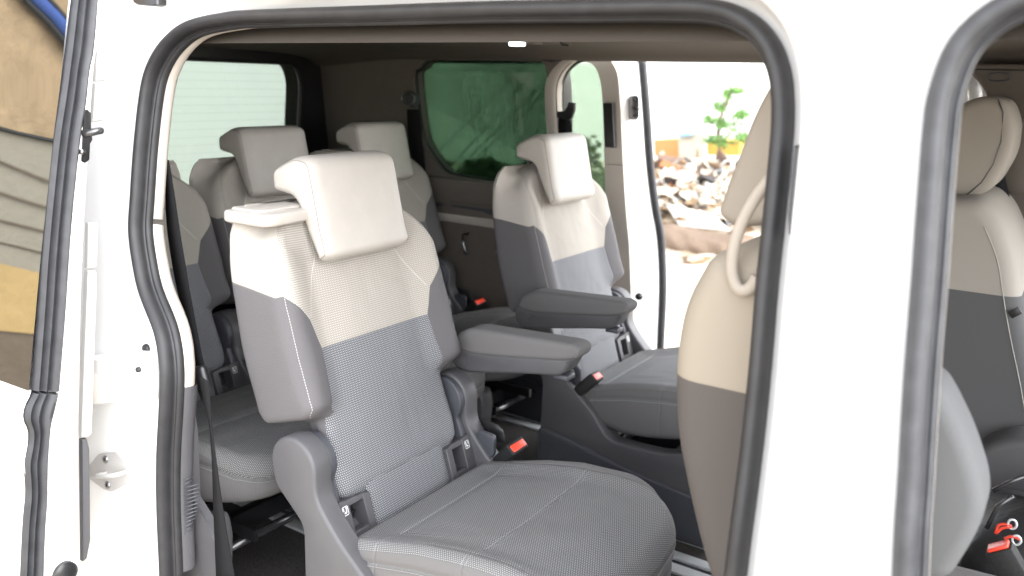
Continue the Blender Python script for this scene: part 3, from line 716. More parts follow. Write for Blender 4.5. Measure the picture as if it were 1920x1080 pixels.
P_('edge_panel', loft([[a, a.lerp(b, .12) + Vector((.004, 0, 0)), a.lerp(b, .55) + Vector((.006, 0, 0)), a.lerp(b, .7) + Vector((.001, 0, 0)), b, b + Vector((-.03, .02, 0))] for a, b in zip(eA, eB)], closed=False), M_paint, fd_)
P_('door_seal', tube([p + Vector((.004, .008, 0)) for p in fep] + [Vector((lowp.x, yf(-.5) + DO + .08, -.5))], .014, 10, up=(0, 1, 0)), M_rubberg, fd_)
# beige inner frame of the far door
bo = [(1040, 112), (1130, 112), (1148, 118), (1158, 140), (1161, 165), (1164, 215), (1168, 300), (1172, 370), (1177, 430), (1182, 520), (1187, 640), (1188, 700), (1040, 700)]
bop = cr([fdr(*p, -.02) for p in bo[:-1]], 3) + [Vector((-1.5, 0, fdr(1188, 700, -.02).z)), Vector((-1.5, 0, fdr(1130, 112, -.02).z + .022))]
for p in bop: p.y = yf(p.z) + DO - .02
wi = [Vector((p.x * 1.0, yf(p.z) + DO - .02, p.z)) for p in wdp]
V, F = tri_fill([bop, wi], lambda p: p[1]); P_('inner_trim', (V, F), M_trim, fd_, sharp=40)
P_('trim_edge', loft([bop + bop[:1], [p + Vector((0, .02, 0)) for p in bop + bop[:1]]], closed=False), M_trim, fd_)
P_('trim_edge', loft([wi + wi[:1], [p + Vector((0, .045, 0)) for p in wi + wi[:1]]], closed=False), M_trim, fd_)
hb = [fdr(*p, -.03) for p in ((1134, 193), (1152, 193), (1156, 277), (1138, 276))]
P_('door_pull', slab(hb, (0, -.015, 0), .003), M_black, fd_, sharp=40)
for yy in (308,):
    P_('trim_joint', tube([fdr(1138, yy, -.021), fdr(1170, yy + 2, -.021)], .0012, 6), M_trimdark, fd_)
lt = [fdr(*p, .016) for p in ((1179, 182), (1182, 179), (1193, 179), (1196, 184), (1196, 220), (1192, 225), (1182, 225), (1178, 220))]
ltm = P_('door_latch', slab(lt, (.008, -.008, 0), .002), M_steel, fd_, sharp=40)
for py in (187, 216): P_('latch_screw', tube([fdr(1187, py, .012) + Vector((.006, -.004, 0)), fdr(1187, py, .012) + Vector((.010, -.008, 0))], .006, 12, up=(1, 0, 0)), M_black, fd_)
P_('latch_pin', tube([fdr(1186, 202, .012), fdr(1188, 203, .012) + Vector((.022, -.012, 0))], .006, 10, up=(1, 0, 0)), M_black, fd_)
P_('door_stop', tube([farside(1197, 556, .02), farside(1199, 556, -.03)], .012, 14, up=(1, 0, 0)), M_black, fd_)

# ---- near sliding door, slid back on the outside; its front edge faces the camera
XD = -.35
so = cr([on('x', XD, *p) for p in ((137, -8), (118, 150), (103, 250), (92, 350), (80, 480), (72, 600), (62, 732))], 6)
so2 = cr([on('x', XD, *p) for p in ((62, 737), (49, 762), (46, 785), (54, 806), (54, 830), (47, 868), (49, 900), (50, 930), (45, 985), (40, 1090))], 6)
si = cr([on('x', XD, *p) for p in ((183, -8), (175, 92), (167, 130), (160, 195), (153, 236), (143, 320), (132, 434), (122, 585), (110, 732))], 6)
si2 = cr([on('x', XD, *p) for p in ((109, 737), (103, 765), (94, 800), (90, 840), (88, 890), (87, 940), (83, 1000), (80, 1090))], 6)
def resample(pts, n):
    L = [0]
    for a, b in zip(pts, pts[1:]): L.append(L[-1] + (b - a).length)
    out = []
    for i in range(n):
        t = L[-1] * i / (n - 1); j = 0
        while j < len(L) - 2 and L[j + 1] < t: j += 1
        f = (t - L[j]) / max(1e-9, L[j + 1] - L[j]); out.append(pts[j].lerp(pts[j + 1], f))
    return out
nd = P_('sliding_door', loft([[Vector((x_, p.y + .004, p.z)) for p in resample(si + si2, 50)] for x_ in (XD - .04, -.8, -1.5)], closed=False), M_paint)
def edgeseal(A, B, name, phase=0):
    A, B = resample(A, 60), resample(B, 60); rings = []
    prof = [(0, -.006), (.04, .004), (.12, .009), (.2, .004), (.24, -.003), (.3, .004), (.4, .010), (.5, .007), (.54, -.002), (.6, .006), (.7, .013), (.8, .014), (.9, .010), (.97, .002), (1, -.006)]
    for a, b in zip(A, B):
        r_ = [a.lerp(b, t) + Vector((h, 0, 0)) for t, h in prof]; r_ += [b + Vector((-.012, 0, 0)), a + Vector((-.012, .006, 0))]; rings.append(r_)
    return P_(name, loft(rings), M_rubberg, nd, sharp=50)
edgeseal(so, si, 'door_seal'); edgeseal(so2, si2, 'door_seal')
# white pressed metal behind the seal
wm = cr([on('x', XD - .006, *p) for p in ((192, -8), (180, 92), (174, 160), (170, 230), (165, 320), (160, 420), (154, 560), (151, 700), (149, 820), (150, 1090))], 6)
sA_ = resample(si + si2, 60); wB = resample(wm, 60)
P_('door_edge_panel', loft([[a + Vector((-.006, 0, 0)), a.lerp(b, .3) + Vector((.0, 0, 0)), a.lerp(b, .8) + Vector((.001, 0, 0)), b + Vector((-.004, 0, 0)), b + Vector((-.05, 0, 0))] for a, b in zip(sA_, wB)], closed=False), M_paint, nd)
def xpoly(pts, x, d, name, mat, par, r=.003):
    return P_(name, slab([on('x', x, *p) for p in pts], (d, 0, 0), r), mat, par, sharp=50)
M_ltrim = plain('pale_plastic_trim', (.40, .39, .38), .55, var=.02, bump=.05, bs=900)
xpoly([(176, 96), (184, 106), (189, 128), (190, 152), (173, 153)], XD - .06, .01, 'edge_trim', M_ltrim, nd)
xpoly([(173, 156), (190, 156), (187, 226), (168, 229)], XD - .06, .01, 'edge_trim', M_ltrim, nd)
xpoly([(160, 417), (178, 416), (177, 498), (172, 502), (158, 503)], XD - .06, .01, 'edge_trim', M_ltrim, nd)
xpoly([(158, 506), (172, 505), (175, 510), (165, 812), (158, 818), (146, 818)], XD - .06, .012, 'edge_trim', M_ltrim, nd)
xpoly([(148, 822), (157, 820), (161, 838), (163, 1010), (156, 1045), (150, 1050)], XD - .06, .012, 'lower_edge_trim', M_plastic, nd)
# latch with pin
xpoly([(150, 205), (156, 203), (163, 210), (164, 240), (167, 262), (162, 270), (160, 300), (152, 306), (144, 303)], XD - .014, .013, 'door_latch', M_black, nd)
pz = on('x', XD, 160, 252)
P_('latch_pin', tube([pz + Vector((-.004, -.005, 0)), pz + Vector((.004, .028, .006)), pz + Vector((.005, .031, .006))], [.007, .006, .003], 12), M_steelb, nd)
P_('edge_screw', tube([on('x', XD, 154, 285) + Vector((-.01, 0, 0)), on('x', XD, 154, 285) + Vector((.003, 0, 0))], .005, 12, up=(0, 1, 0)), M_steel, nd)
# outer skin and dark glass: gently bowed surfaces running rearwards
M_dglass = NT('dark_mirror_glass', (.006, .007, .007), .0, 0, 1.0).set('IOR', 1.95).m
def skin(edge, x1_, mat, name, bow=.02, up=.0, n=24):
    rings = []
    for i in range(n + 1):
        t = i / n; x = XD - .002 + (x1_ - XD) * t
        rings.append([Vector((x, p.y - bow * math.sin(math.pi * min(1, t * .9)) - .003 * (1 + math.sin(p.z * 9)), p.z)) for p in edge])
    V, F = loft(rings, closed=False)
    rings2 = [[p + Vector((0, .006, 0)) for p in r_] for r_ in rings]; V2, F2 = loft(rings2, closed=False)
    return P_(name, (V, F), mat, nd)
skin(resample(so, 40), -1.55, M_dglass, 'door_window', .018)
skin(resample([p + Vector((0, .004, 0)) for p in [so[-1], ] + so2] + [Vector((XD, -.60, -.5))], 60), -1.55, M_paint, 'outer_skin', .03)
P_('window_channel', box((XD - .6, -.38, .66), (1.1, .004, .2), .0015), M_black, nd) if False else None

# ---- details on the near jamb
nrm = Vector((0, -1, .1))
def jl(px, py, o=.0): return side(px, py, off=-.004 - o)
cov = [(172, 665), (270, 656), (292, 658), (303, 668), (303, 742), (290, 752), (281, 746), (172, 756)]
P_('jamb_cover', slab([jl(*p) for p in fillet(cov, 5, 3)], nrm * .034, .006), M_paint, sharp=40)
def disc(px, py, r, h, mat, name, par=None, o=.0):
    c = jl(px, py, o); return P_(name, tube([c, c + nrm * h], [r, r * .9], 16, up=(1, 0, 0)), mat, par)
disc(293, 687, .0055, .039, M_black, 'cover_screw')
disc(275, 654, .010, .004, M_black, 'jamb_hole')
sp_ = P_('door_striker', slab([jl(*p) for p in fillet([(188, 850), (222, 848), (250, 878), (242, 905), (212, 922), (196, 916), (165, 892), (168, 874)], 6, 3)], nrm * .004, .002), M_ltrim, sharp=40)
for q in ((202, 860), (206, 908)):
    disc(q[0], q[1], .0085, .0075, M_steel, 'striker_screw', sp_); disc(q[0], q[1], .0045, .0085, M_black, 'screw_socket', sp_)
a = jl(203, 886); b = jl(240, 884)
P_('striker_loop', tube(cr([a, a + nrm * .022, a.lerp(b, .2) + nrm * .03, a.lerp(b, .8) + nrm * .03, b + nrm * .022, b], 5), .0045, 10, up=(0, 0, 1)), M_ltrim, sp_)
bq = on('x', XD, 121, 1074); P_('door_bumper', tube([bq + Vector((-.01, 0, 0)), bq + Vector((.006, 0, 0)), bq + Vector((.010, 0, 0))], [.022, .022, .016], 18, up=(0, 1, 0)), M_black, nd, sharp=40)
rb = [side(*p, off=-.05) for p in ((262, -12), (312, -12), (312, 10), (305, 13), (275, 11), (268, 6))]
P_('roof_roller', slab(rb, (0, -.02, 0), .003), M_black, sharp=40)
disc(212, 60, .0022, .003, M_steel, 'paint_mark') if False else None
# latch plate on the front pillar
st = [side(*p, off=-.012) for p in ((1497, 272), (1503, 270), (1506, 280), (1502, 340), (1498, 420), (1492, 441), (1486, 436), (1485, 400), (1489, 340))]
P_('pillar_latch_plate', slab(st, (0, -.016, 0), .002), M_black, sharp=40)
P_('front_hatch_dash', box((2.1, .485, -.1), (.25, 1.5, .75), .05), M_plasticd)

# ---- front cabin lining on the far side
ff = [Vector((.93, 0, -.48)), Vector((1.30, 0, -.48)), Vector((1.32, 0, .15)), Vector((1.22, 0, .66)), Vector((1.24, 0, .765)), Vector((.80, 0, .765)), Vector((.87, 0, .70)), Vector((.89, 0, .4))]
ff = fillet([(p.x, p.z) for p in ff], .04, 4)
P_('front_pillar_trim', prism(ff, -.12, -.05, .01, 3, lambda p, q, a: (p, yf(q) + a, q)), M_head, sharp=40)
cfar = lambda px, py, o=-.125: farside(px, py, o)
P_('grab_recess', tube(cr([cfar(*p) for p in ((1856, 139), (1889, 138), (1891, 150), (1857, 152))], 4, closed=True), .0015, 6, closed=True, up=(0, 1, 0)), M_plasticd)
P_('belt_adjuster', slab([cfar(*p) for p in fillet([(1885, 225), (1930, 222), (1925, 360), (1895, 366), (1880, 330)], 12, 4)], (0, -.01, 0), .004), M_head, sharp=40)
P_('lining_seam', tube([cfar(1815, 131), cfar(1990, 133)], .0016, 6), M_black)
belt('driver_seat_belt', [(1850, 350), (1862, 380), (1890, 460), (1905, 520)], [(1884, 330), (1893, 370), (1908, 440), (1925, 520)], f=lambda p: cfar(*p, -.16), th=(0, .002, 0))

# ------------------------------------------------------------------ front seats
def split_mat(name, zsplit, top, bot):
    k = NT(name, top, .8, spec=.3); sp = k.n('ShaderNodeSeparateXYZ'); k.t.links.new(k.coord(), sp.inputs[0])
    f = k.mr(sp.outputs[2], zsplit - .0006, zsplit + .0006); nz = k.noise(800, 2)
    k.set('Base Color', k.mix(f, k.mix(nz, tuple(c * .85 for c in bot), tuple(c * 1.12 for c in bot)), k.mix(nz, tuple(c * .97 for c in top), top))); 
    k.bump(k.ma('ADD', nz, k.ma('MULTIPLY', k.mr(k.ma('ABSOLUTE', k.ma('SUBTRACT', sp.outputs[2], zsplit)), 0, .003), 2)), .3, .0008); return k.m
M_bolster = plain('mid_grey_seat_fabric', (.10, .102, .105), .9, var=.05, ns=500, bump=.3, bs=1500, spec=.2)
def soft(poly, y0, y1, r, n=6, dome=0.0):
    return prism(fillet(poly, .03, 5), y0, y1, r, n)
fp = thing('front_passenger_seat', 'beige and taupe front seat seen from behind at the right edge of the open doorway', 'seat', (.85, 0, FL), 'front seats of the van')
m1 = split_mat('front_seat_cover', .328 - FL, (.245, .215, .175), (.072, .064, .060))
prof = [(.742, .505, .02), (.712, .49, .04), (.682, .425, .06), (.674, .35, .1), (.682, .25, .1), (.708, .16, .1), (.742, .06, .1), (.79, -.03, .05), (.93, -.05, .05), (.90, .10, .1), (.87, .25, .1), (.85, .38, .1), (.825, .50, .03), (.79, .52, .03)]
bs_ = mesh('backrest', *soft(prof, -.245, .245, .04), m1, fp, sharp=80)
fb_ = [Vector(on('y', -.235, *p).xz) for p in ((1738, 1085), (1782, 1079), (1826, 1010), (1849, 955), (1845, 905), (1818, 822), (1784, 752), (1762, 715))]
for y0_, y1_, dx_ in ((-.250, -.165, 0), (.165, .245, -.16)):
    pp = [(.80, .42, .02), (.84, .08, .03), (.95, .0, .03)] + [(max(p.x + dx_, .90), p.y, .03) for p in fb_] + [(.93, .40, .04), (.85, .44, .03)]
    mesh('side_bolster', *prism(fillet(pp, .03, 4), y0_, y1_, .018, 5), M_bolster, bs_, sharp=80)
q = [p for p in inset(fillet(prof, .03, 5), .0015)]
mesh('piping', *tube([(p[0], -.1925 - .0555 * 0, p[1]) for p in q], .0012, 5, closed=True, up=(0, 1, 0)), M_leather, bs_) if False else None
hr = [(.682, .53, .03), (.705, .513, .015), (.80, .53, .04), (.845, .60, .06), (.845, .70, .04), (.81, .738, .03), (.755, .735, .03), (.722, .67, .08)]
mesh('headrest', *soft(hr, -.135, .135, .016), split_mat('headrest_cover', -9, (.25, .22, .185), (.6, .5, .4)), fp, sharp=80)
for yy in (-.06, .06): mesh('headrest_post', *tube([(.76, yy, .49), (.765, yy, .56)], .007, 10, up=(1, 0, 0)), M_steel, fp)
mesh('belt_loop', *tube(cr([on('y', -.255, *p) for p in ((1462, 318), (1432, 350), (1408, 385), (1388, 425), (1376, 465), (1372, 505), (1380, 535), (1394, 545), (1408, 538), (1420, 520))], 6), .0075, 10, up=(0, 1, 0), prof=[(math.cos(t) * 1.0, math.sin(t) * .7) for t in [i * math.pi / 8 for i in range(16)]]), plain('beige_belt_guide', (.27, .24, .205), .5, var=.03), fp)
mesh('seat_cushion', *soft([(.86, -.20), (.90, -.06), (1.10, -.05), (1.40, -.02), (1.42, -.10), (1.36, -.20)], -.25, .25, .05), M_fabric, fp, sharp=80)
mesh('seat_base', *soft([(.90, -.46), (.92, -.21), (1.35, -.21), (1.37, -.46)], -.22, .22, .02), M_plasticd, fp, sharp=60)
dvs = copy = thing('driver_seat', 'side view of the far front seat with its round headrest, behind the right hand pillar', 'seat', (.95, .97, FL), 'front seats of the van')
m2 = split_mat('driver_seat_cover', .292 - FL, (.27, .25, .225), (.075, .076, .078))
dp = [(.80, .475, .03), (.785, .35, .1), (.79, .15, .1), (.84, -.08, .06), (1.12, -.10, .05), (1.10, .02, .05), (1.075, .11, .08), (1.03, .245, .08), (.995, .375, .08), (.960, .445, .04), (.92, .485, .04)]
db = mesh('backrest', *soft(dp, .745, 1.195, .035, 8), m2, dvs, sharp=80)
q = sorted([p for p in inset(fillet(dp, .03, 5), .030) if p[0] > .86 and p[1] > .06], key=lambda p: -p[1])
q = [p for p in q if p[1] < .435]
mesh('stitching', *tube([(a_, .7452, b_) for a_, b_ in q], .0012, 6), NT('bright_thread', (.3, .29, .27), .8).m, db)
dh = [(.80, .49, .03), (.80, .60, .06), (.835, .672, .04), (.885, .694, .03), (.928, .686, .03), (.951, .64, .05), (.955, .57, .05), (.925, .49, .05), (.87, .468, .03)]
h2 = mesh('headrest', *soft(dh, .855, 1.085, .022, 6), split_mat('driver_headrest_cover', -9, (.25, .225, .195), (.5, .5, .4)), dvs, sharp=80)
mesh('piping', *tube([(a_, .8555, b_) for a_, b_ in ((.912, .686), (.925, .66), (.930, .60), (.922, .55), (.905, .51), (.88, .48))], .0016, 6), M_plastic, h2)
mesh('label_tab', *box((1.012, .742, .262), (.022, .003, .016), .0008, Matrix.Rotation(R(-40), 4, 'Y')), M_black, db)
mesh('armrest', *prism(fillet([on('y', .70, *p).xz for p in ((1828, 868), (1836, 835), (1858, 815), (1900, 803), (1990, 808), (2010, 860), (1990, 930), (1925, 925), (1870, 912), (1836, 898))], .02, 5), .64, .735, .022, 5), M_plastic, dvs, sharp=70)
mesh('seat_cushion', *soft([(.90, -.26), (.92, -.10), (1.2, -.09), (1.50, -.06), (1.52, -.14), (1.46, -.26)], .73, 1.21, .05), M_fabric, dvs, sharp=80)
mesh('seat_base', *soft([(.95, -.46), (.96, -.27), (1.4, -.27), (1.42, -.46)], .76, 1.18, .02), M_plasticd, dvs, sharp=60)
# black bag with red cords between the front seats
bagc = on('y', .45, 1915, 985)
bag = thing('travel_bag', 'black soft bag with red zip cords lying between the front seats', 'bag', (bagc.x, .45, FL))
M_bag = plain('black_nylon', (.012, .012, .013), .55, var=.2, ns=40, bump=.5, bs=60, bd=.004)
V, F = [], []
rings = []
for i in range(13):
    t = i / 12; h = FL + .002 + (bagc.z + .055 - FL) * (1 - (1 - min(1, t * 1.0)) ** 1.0); sc = (math.sin(math.pi * (.5 - .5 * min(1, max(0, (t - .75) / .25))))) ** .5 if t > .75 else 1 - .05 * (1 - t)
    rings.append([Vector((bagc.x + .03 + (.13 * abs(math.cos(a)) ** .6 * (1 if math.cos(a) > 0 else -1)) * sc + .006 * math.sin(5 * a + i), .45 + (.17 * abs(math.sin(a)) ** .6 * (1 if math.sin(a) > 0 else -1)) * sc, h)) for a in [2 * math.pi * k / 40 for k in range(40)]])
mesh('bag_body', *loft(rings), M_bag, bag, sharp=60)
def yb(px, py, y=.25): return on('y', y, px, py)
mesh('zip', *tube([yb(*p) for p in ((1862, 920), (1890, 905), (1930, 890))], .004, 6), M_steelb, bag)
mesh('zip', *tube([yb(*p) for p in ((1850, 990), (1870, 950), (1900, 930))], .004, 6), M_steelb, bag)
for k_, pts in enumerate((((1866, 1000), (1872, 985), (1885, 983), (1897, 988), (1880, 990), (1868, 1000)), ((1883, 1010), (1895, 1006), (1905, 1008), (1912, 1012)))):
    mesh('red_cord', *tube(cr([yb(*p, .235) for p in pts], 4), .0022, 6), M_red, bag)
for q in ((1898, 983), (1906, 1013)):
    c = yb(*q, .235); mesh('zip_ring', *tube([c + Vector((.006 * math.cos(t), 0, .008 * math.sin(t))) for t in [i * math.pi / 8 for i in range(16)]], .0018, 6, closed=True, up=(0, 1, 0)), M_metal, bag)
c = on('y', .12, 1906, 1055)
fb = mesh('belt_buckle', *box(c + Vector((.0, .0, -.02)), (.04, .03, .09), .006, Matrix.Rotation(R(-35), 4, 'Y')), M_buckle, fp, sharp=40)
mesh('release_button', *box(c + Vector((-.026, 0, .018)) + Vector((.0, -.0, .0)), (.03, .022, .006), .002, Matrix.Rotation(R(-35), 4, 'Y')), M_red, fb)

# ------------------------------------------------------------------ surroundings
def bumpy(name, c, sc=2.0, var=.2, rough=.95, bump=.6):
    k = NT(name, c, rough, spec=.2); f = k.noise(sc, 6, rough=.65); g = k.noise(sc * 14, 4)
    k.set('Base Color', k.mix(k.ma('ADD', k.ma('MULTIPLY', f, .7), k.ma('MULTIPLY', g, .3)), tuple(x * (1 - var) for x in c), tuple(min(1, x * (1 + var)) for x in c))); k.bump(f, bump, .05); return k.m
V, F = loft([[Vector((x, y, -.95)) for x in (-120, -30, -8, 0, 8, 30, 120)] for y in (-120, -30, -8, 0, 8, 30, 120)], closed=False)
struct(mesh('dirt_ground', V, F, bumpy('pale_dry_dirt', (.42, .37, .30), 1.5, .25)))
M_wall = bumpy('whitewashed_wall', (.72, .73, .71), 1.2, .06, .85, .2)
def wall(name, label, a, b, h, th=.2, mat=None, group=None):
    a, b = Vector(a), Vector(b); d = (b - a); L = d.length; rot = Matrix.Rotation(math.atan2(d.y, d.x), 4, 'Z'); c = (a + b) / 2
    root = thing(name, label, 'wall', (c.x, c.y, -.95), group)
    mesh('wall_face', *box((c.x, c.y, -.95 + h / 2), (L, th, h), .01, rot), mat or M_wall, root, smooth=False)
    mesh('coping', *box((c.x, c.y, -.95 + h + .04), (L + .05, th + .08, .08), .01, rot), mat or M_wall, root, smooth=False)
    return root
wall('boundary_wall', 'bright white wall beyond the rubble heap', (-24, 13, 0), (16, 13, 0), 2.5)
wall('building_wall', 'pale wall filling the view through the back window', (-9, -9, 0), (-9, 9, 0), 2.6)
# banded screen added out of view only to colour the door glass reflection
bands = thing('reflection_bands', 'tan and grey bands added out of view, mirrored in the dark glass of the near door', 'stand_in', (-4.6, -3.6, -.95))
M_tan = bumpy('reflected_tan', (.34, .25, .15), 5, .75, .8); M_gr = bumpy('grey_band', (.27, .25, .20), 5, .12, .6); M_yel = bumpy('yellow_band', (.42, .30, .13), 4, .25, .7); M_dk = bumpy('brown_band', (.14, .11, .08), 5, .5, .8); M_blue = bumpy('reflected_blue', (.05, .10, .32), 2, .2, .5)
def band(z0, z1, m, name, x=-4.5, wob=0):
    lo = [Vector((x, y, z0 + wob * math.sin(y * 3))) for y in [-7 + .2 * i for i in range(33)]]; hi = [Vector((x, y, z1)) for y in [-7 + .2 * i for i in range(33)]]
    mesh(name, *loft([[a, b, b + Vector((-.05, 0, 0)), a + Vector((-.05, 0, 0))] for a, b in zip(lo, hi)]), m, bands, smooth=False)
band(1.31, 3.4, M_tan, 'tan_band', wob=.05); band(.32, 1.30, M_gr, 'grey_band', -4.52); band(-.10, .34, M_yel, 'yellow_band', -4.49, .03); band(-.95, -.08, M_dk, 'brown_band', -4.51)
for z in (.5, .68, .86, 1.02): mesh('band_line', *tube([(-4.50, y, z + .03 * math.sin(y * 2.2 + z * 5)) for y in [-7 + .3 * i for i in range(22)]], .008, 5), M_dk, bands)
mesh('dark_band', *tube([(-4.48, y, 1.31 + .05 * math.sin(y * 3)) for y in [-7 + .2 * i for i in range(33)]], .022, 6), M_black, bands)
def bandline(off, r, m, nm):
    mesh(nm, *tube([(-4.44, y, 2.12 - .42 * (y + 2.25) * -1 * 1.0 + .13 + off + .03 * math.sin(y * 5) + .015 * math.sin(y * 13)) for y in [-3.4 + .1 * i for i in range(20)]], r, 8), m, bands)
bandline(0, .05, M_blue, 'blue_band'); bandline(.068, .022, M_black, 'band_edge'); bandline(-.07, .026, M_black, 'band_edge')
# overhead cables seen through the green side window
def cab(pA, pB, y, label):
    a, b = on('y', y, *pA), on('y', y, *pB); d = (b - a); a = a - d * 1.0; b = b + d * 1.5; m = (a + b) / 2
    o = mesh('overhead_cable', *tube([a.lerp(b, i / 16) + Vector((0, 0, -.1 * math.sin(math.pi * i / 16))) for i in range(17)], .009, 6), M_black, None, origin=a); tag(o, label, 'cable', 'cables crossing behind the side window')
cab((815, 280), (980, 113), 9, 'thin dark cable, leftmost of those crossing the green side window')
cab((852, 296), (1003, 117), 9.4, 'thin dark cable, second from the left across the green side window')
cab((868, 298), (1020, 142), 9.8, 'thin dark cable, third from the left across the green side window')
cab((880, 300), (1024, 162), 10.2, 'thin dark cable, lowest of those crossing the green side window')
# foliage helper: leaf cards of real size spread through a volume
def leaves(blobs, n, size, seed=1):
    rn = random.Random(seed); V = []; F = []
    for _ in range(n):
        c, r = rn.choice(blobs); d = Vector((rn.gauss(0, 1), rn.gauss(0, 1), rn.gauss(0, 1))).normalized() * (rn.random() ** .4); p = Vector(c) + Vector((d.x * r[0], d.y * r[1], d.z * r[2]))
        a = Vector((rn.gauss(0, 1), rn.gauss(0, 1), rn.gauss(0, .6))).normalized(); b = a.cross(Vector((rn.gauss(0, 1), rn.gauss(0, 1), rn.gauss(0, 1)))).normalized(); s = size * rn.uniform(.6, 1.3); k = len(V)
        V += [p, p + a * s * .5 + b * s * .28, p + a * s, p + a * s * .5 - b * s * .28]; F.append((k, k + 1, k + 2, k + 3))
    return V, F
M_leaf = bumpy('mid_green_leaf', (.06, .085, .035), 3, .5, .6, 0); M_leafd = bumpy('dark_green_leaf', (.022, .036, .014), 3, .5, .6, 0); M_bark = bumpy('bark', (.16, .11, .07), 8, .3)
def bush(name, label, cx, cy, z0, h, w, n, leaf, mat, seed, cat='shrub', group=None):
    t = thing(name, label, cat, (cx, cy, z0), group); rn = random.Random(seed)
    bl_ = [((cx + rn.uniform(-w, w) * .7, cy + rn.uniform(-w, w) * .5, z0 + h * rn.uniform(.3, .95)), (w * .35, w * .35, h * .2)) for _ in range(9)]
    st_ = MB()
    for c, r in bl_: st_.add(*tube(cr([Vector((cx, cy, z0)), Vector((cx + (c[0] - cx) * .4, cy, z0 + h * .4)), Vector(c)], 3), .012 * h + .005, 5))
    st_.build('stem', M_bark, t); mesh('foliage', *leaves(bl_, n, leaf, seed), mat, t, smooth=False); return t
g = on('y', 7.5, 880, 318)
for k_, (px, lab) in enumerate(((850, 'low dark bush outside the green side window, left of the pair'), (930, 'low dark bush outside the green side window, beside the middle row headrest'))):
    c = on('y', 7.6, px, 325); bush('garden_bush', lab, c.x, 7.6, -.95, max(.4, c.z + .95 + .13), .75, 2600, .11, M_leafd, 20 + k_, group='bushes outside the side window')
c = on('y', 7.2, 1118, 300); bush('garden_bush', 'olive green bush seen through the clear door glass beside the pillar', c.x, 7.2, -.95, c.z + .95 + .15, .4, 1600, .1, M_leaf, 31, group='bushes outside the side window')
# tall weedy sapling over the heap
c = on('y', 9.5, 1362, 250)
sap = thing('sapling', 'thin bright green sapling growing above the rubble heap', 'sapling', (c.x, 9.5, -.95))
zt = on('y', 9.5, 1362, 170).z; tr = cr([Vector((c.x + .05, 9.5, -.95)), Vector((c.x - .05, 9.5, -.2)), Vector((c.x - .12, 9.5, .2)), Vector((c.x + .02, 9.5, zt))], 5)
mesh('trunk', *tube(tr, .018, 6), M_bark, sap)
tw = []
for px, py, rx, rz in ((1365, 178, .06, .10), (1350, 200, .10, .08), (1330, 225, .13, .05), (1352, 232, .07, .08), (1385, 170, .08, .04), (1378, 238, .15, .13), (1390, 215, .08, .06), (1360, 265, .16, .08), (1335, 262, .10, .06), (1395, 258, .10, .08)):
    p = on('y', 9.5, px, py); tw.append(((p.x, p.y, p.z), (rx, .15, rz)))
    mesh('twig', *tube([tr[min(len(tr) - 1, 8)], Vector(((p.x + c.x) / 2, 9.5, p.z - .1)), p], .006, 5), M_bark, sap)
mesh('crown', *leaves(tw, 1700, .05, 5), bumpy('fresh_green_leaf', (.13, .26, .07), 3, .4, .6, 0), sap, smooth=False)
# rubble heap
heap = []
rn = random.Random(11)
def hz(x, y): # height of the heap
    a = on('y', 8.2, 1330, 400); return -.95 + .74 * math.exp(-((x - a.x) / 2.6) ** 2 - ((y - 8.6) / 1.5) ** 2) + .15 * noise.noise(Vector((x * 1.3, y * 1.3, 0)))
hx = on('y', 8.2, 1330, 400).x
G_ = 60; rings = [[Vector((hx - 4 + 8 * i / G_, 6.2 + 5 * j / G_, max(-1.0, hz(hx - 4 + 8 * i / G_, 6.2 + 5 * j / G_) - .08) + .05 * noise.noise(Vector((i * .9, j * .9, 3))))) for i in range(G_ + 1)] for j in range(G_ + 1)]
def rub_mat():
    k = NT('rubble', (.5, .4, .3), .9, spec=.2); v = k.n('ShaderNodeTexVoronoi'); v.inputs['Scale'].default_value = 7; k.t.links.new(k.coord(), v.inputs[0])
    cr_ = k.n('ShaderNodeValToRGB'); sp = k.n('ShaderNodeSeparateXYZ'); k.t.links.new(v.outputs['Color'], sp.inputs[0]); k.t.links.new(sp.outputs[0], cr_.inputs[0])
    e = cr_.color_ramp.elements; e[0].color = (.05, .035, .025, 1); e[1].color = (.40, .34, .28, 1); x = e.new(.35); x.color = (.20, .12, .06, 1); x = e.new(.6); x.color = (.28, .23, .17, 1)
    k.set('Base Color', cr_.outputs[0]); return k.m
mound = mesh('rubble_heap', *loft(rings, closed=False), rub_mat(), None); tag(mound, 'heap of broken boards, rags and rubble outside the far doorway', 'rubble'); mound['kind'] = 'stuff'
pm = [plain('scrap_' + n_, c, .8, var=.15, ns=4) for n_, c in (('pale', (.36, .31, .25)), ('cream', (.42, .38, .31)), ('tan', (.24, .16, .09)), ('brown', (.10, .06, .04)), ('dark', (.035, .03, .03)), ('grey', (.19, .19, .20)), ('rust', (.28, .11, .04)), ('white', (.6, .58, .55)))]
bm_ = MB(); mi = []
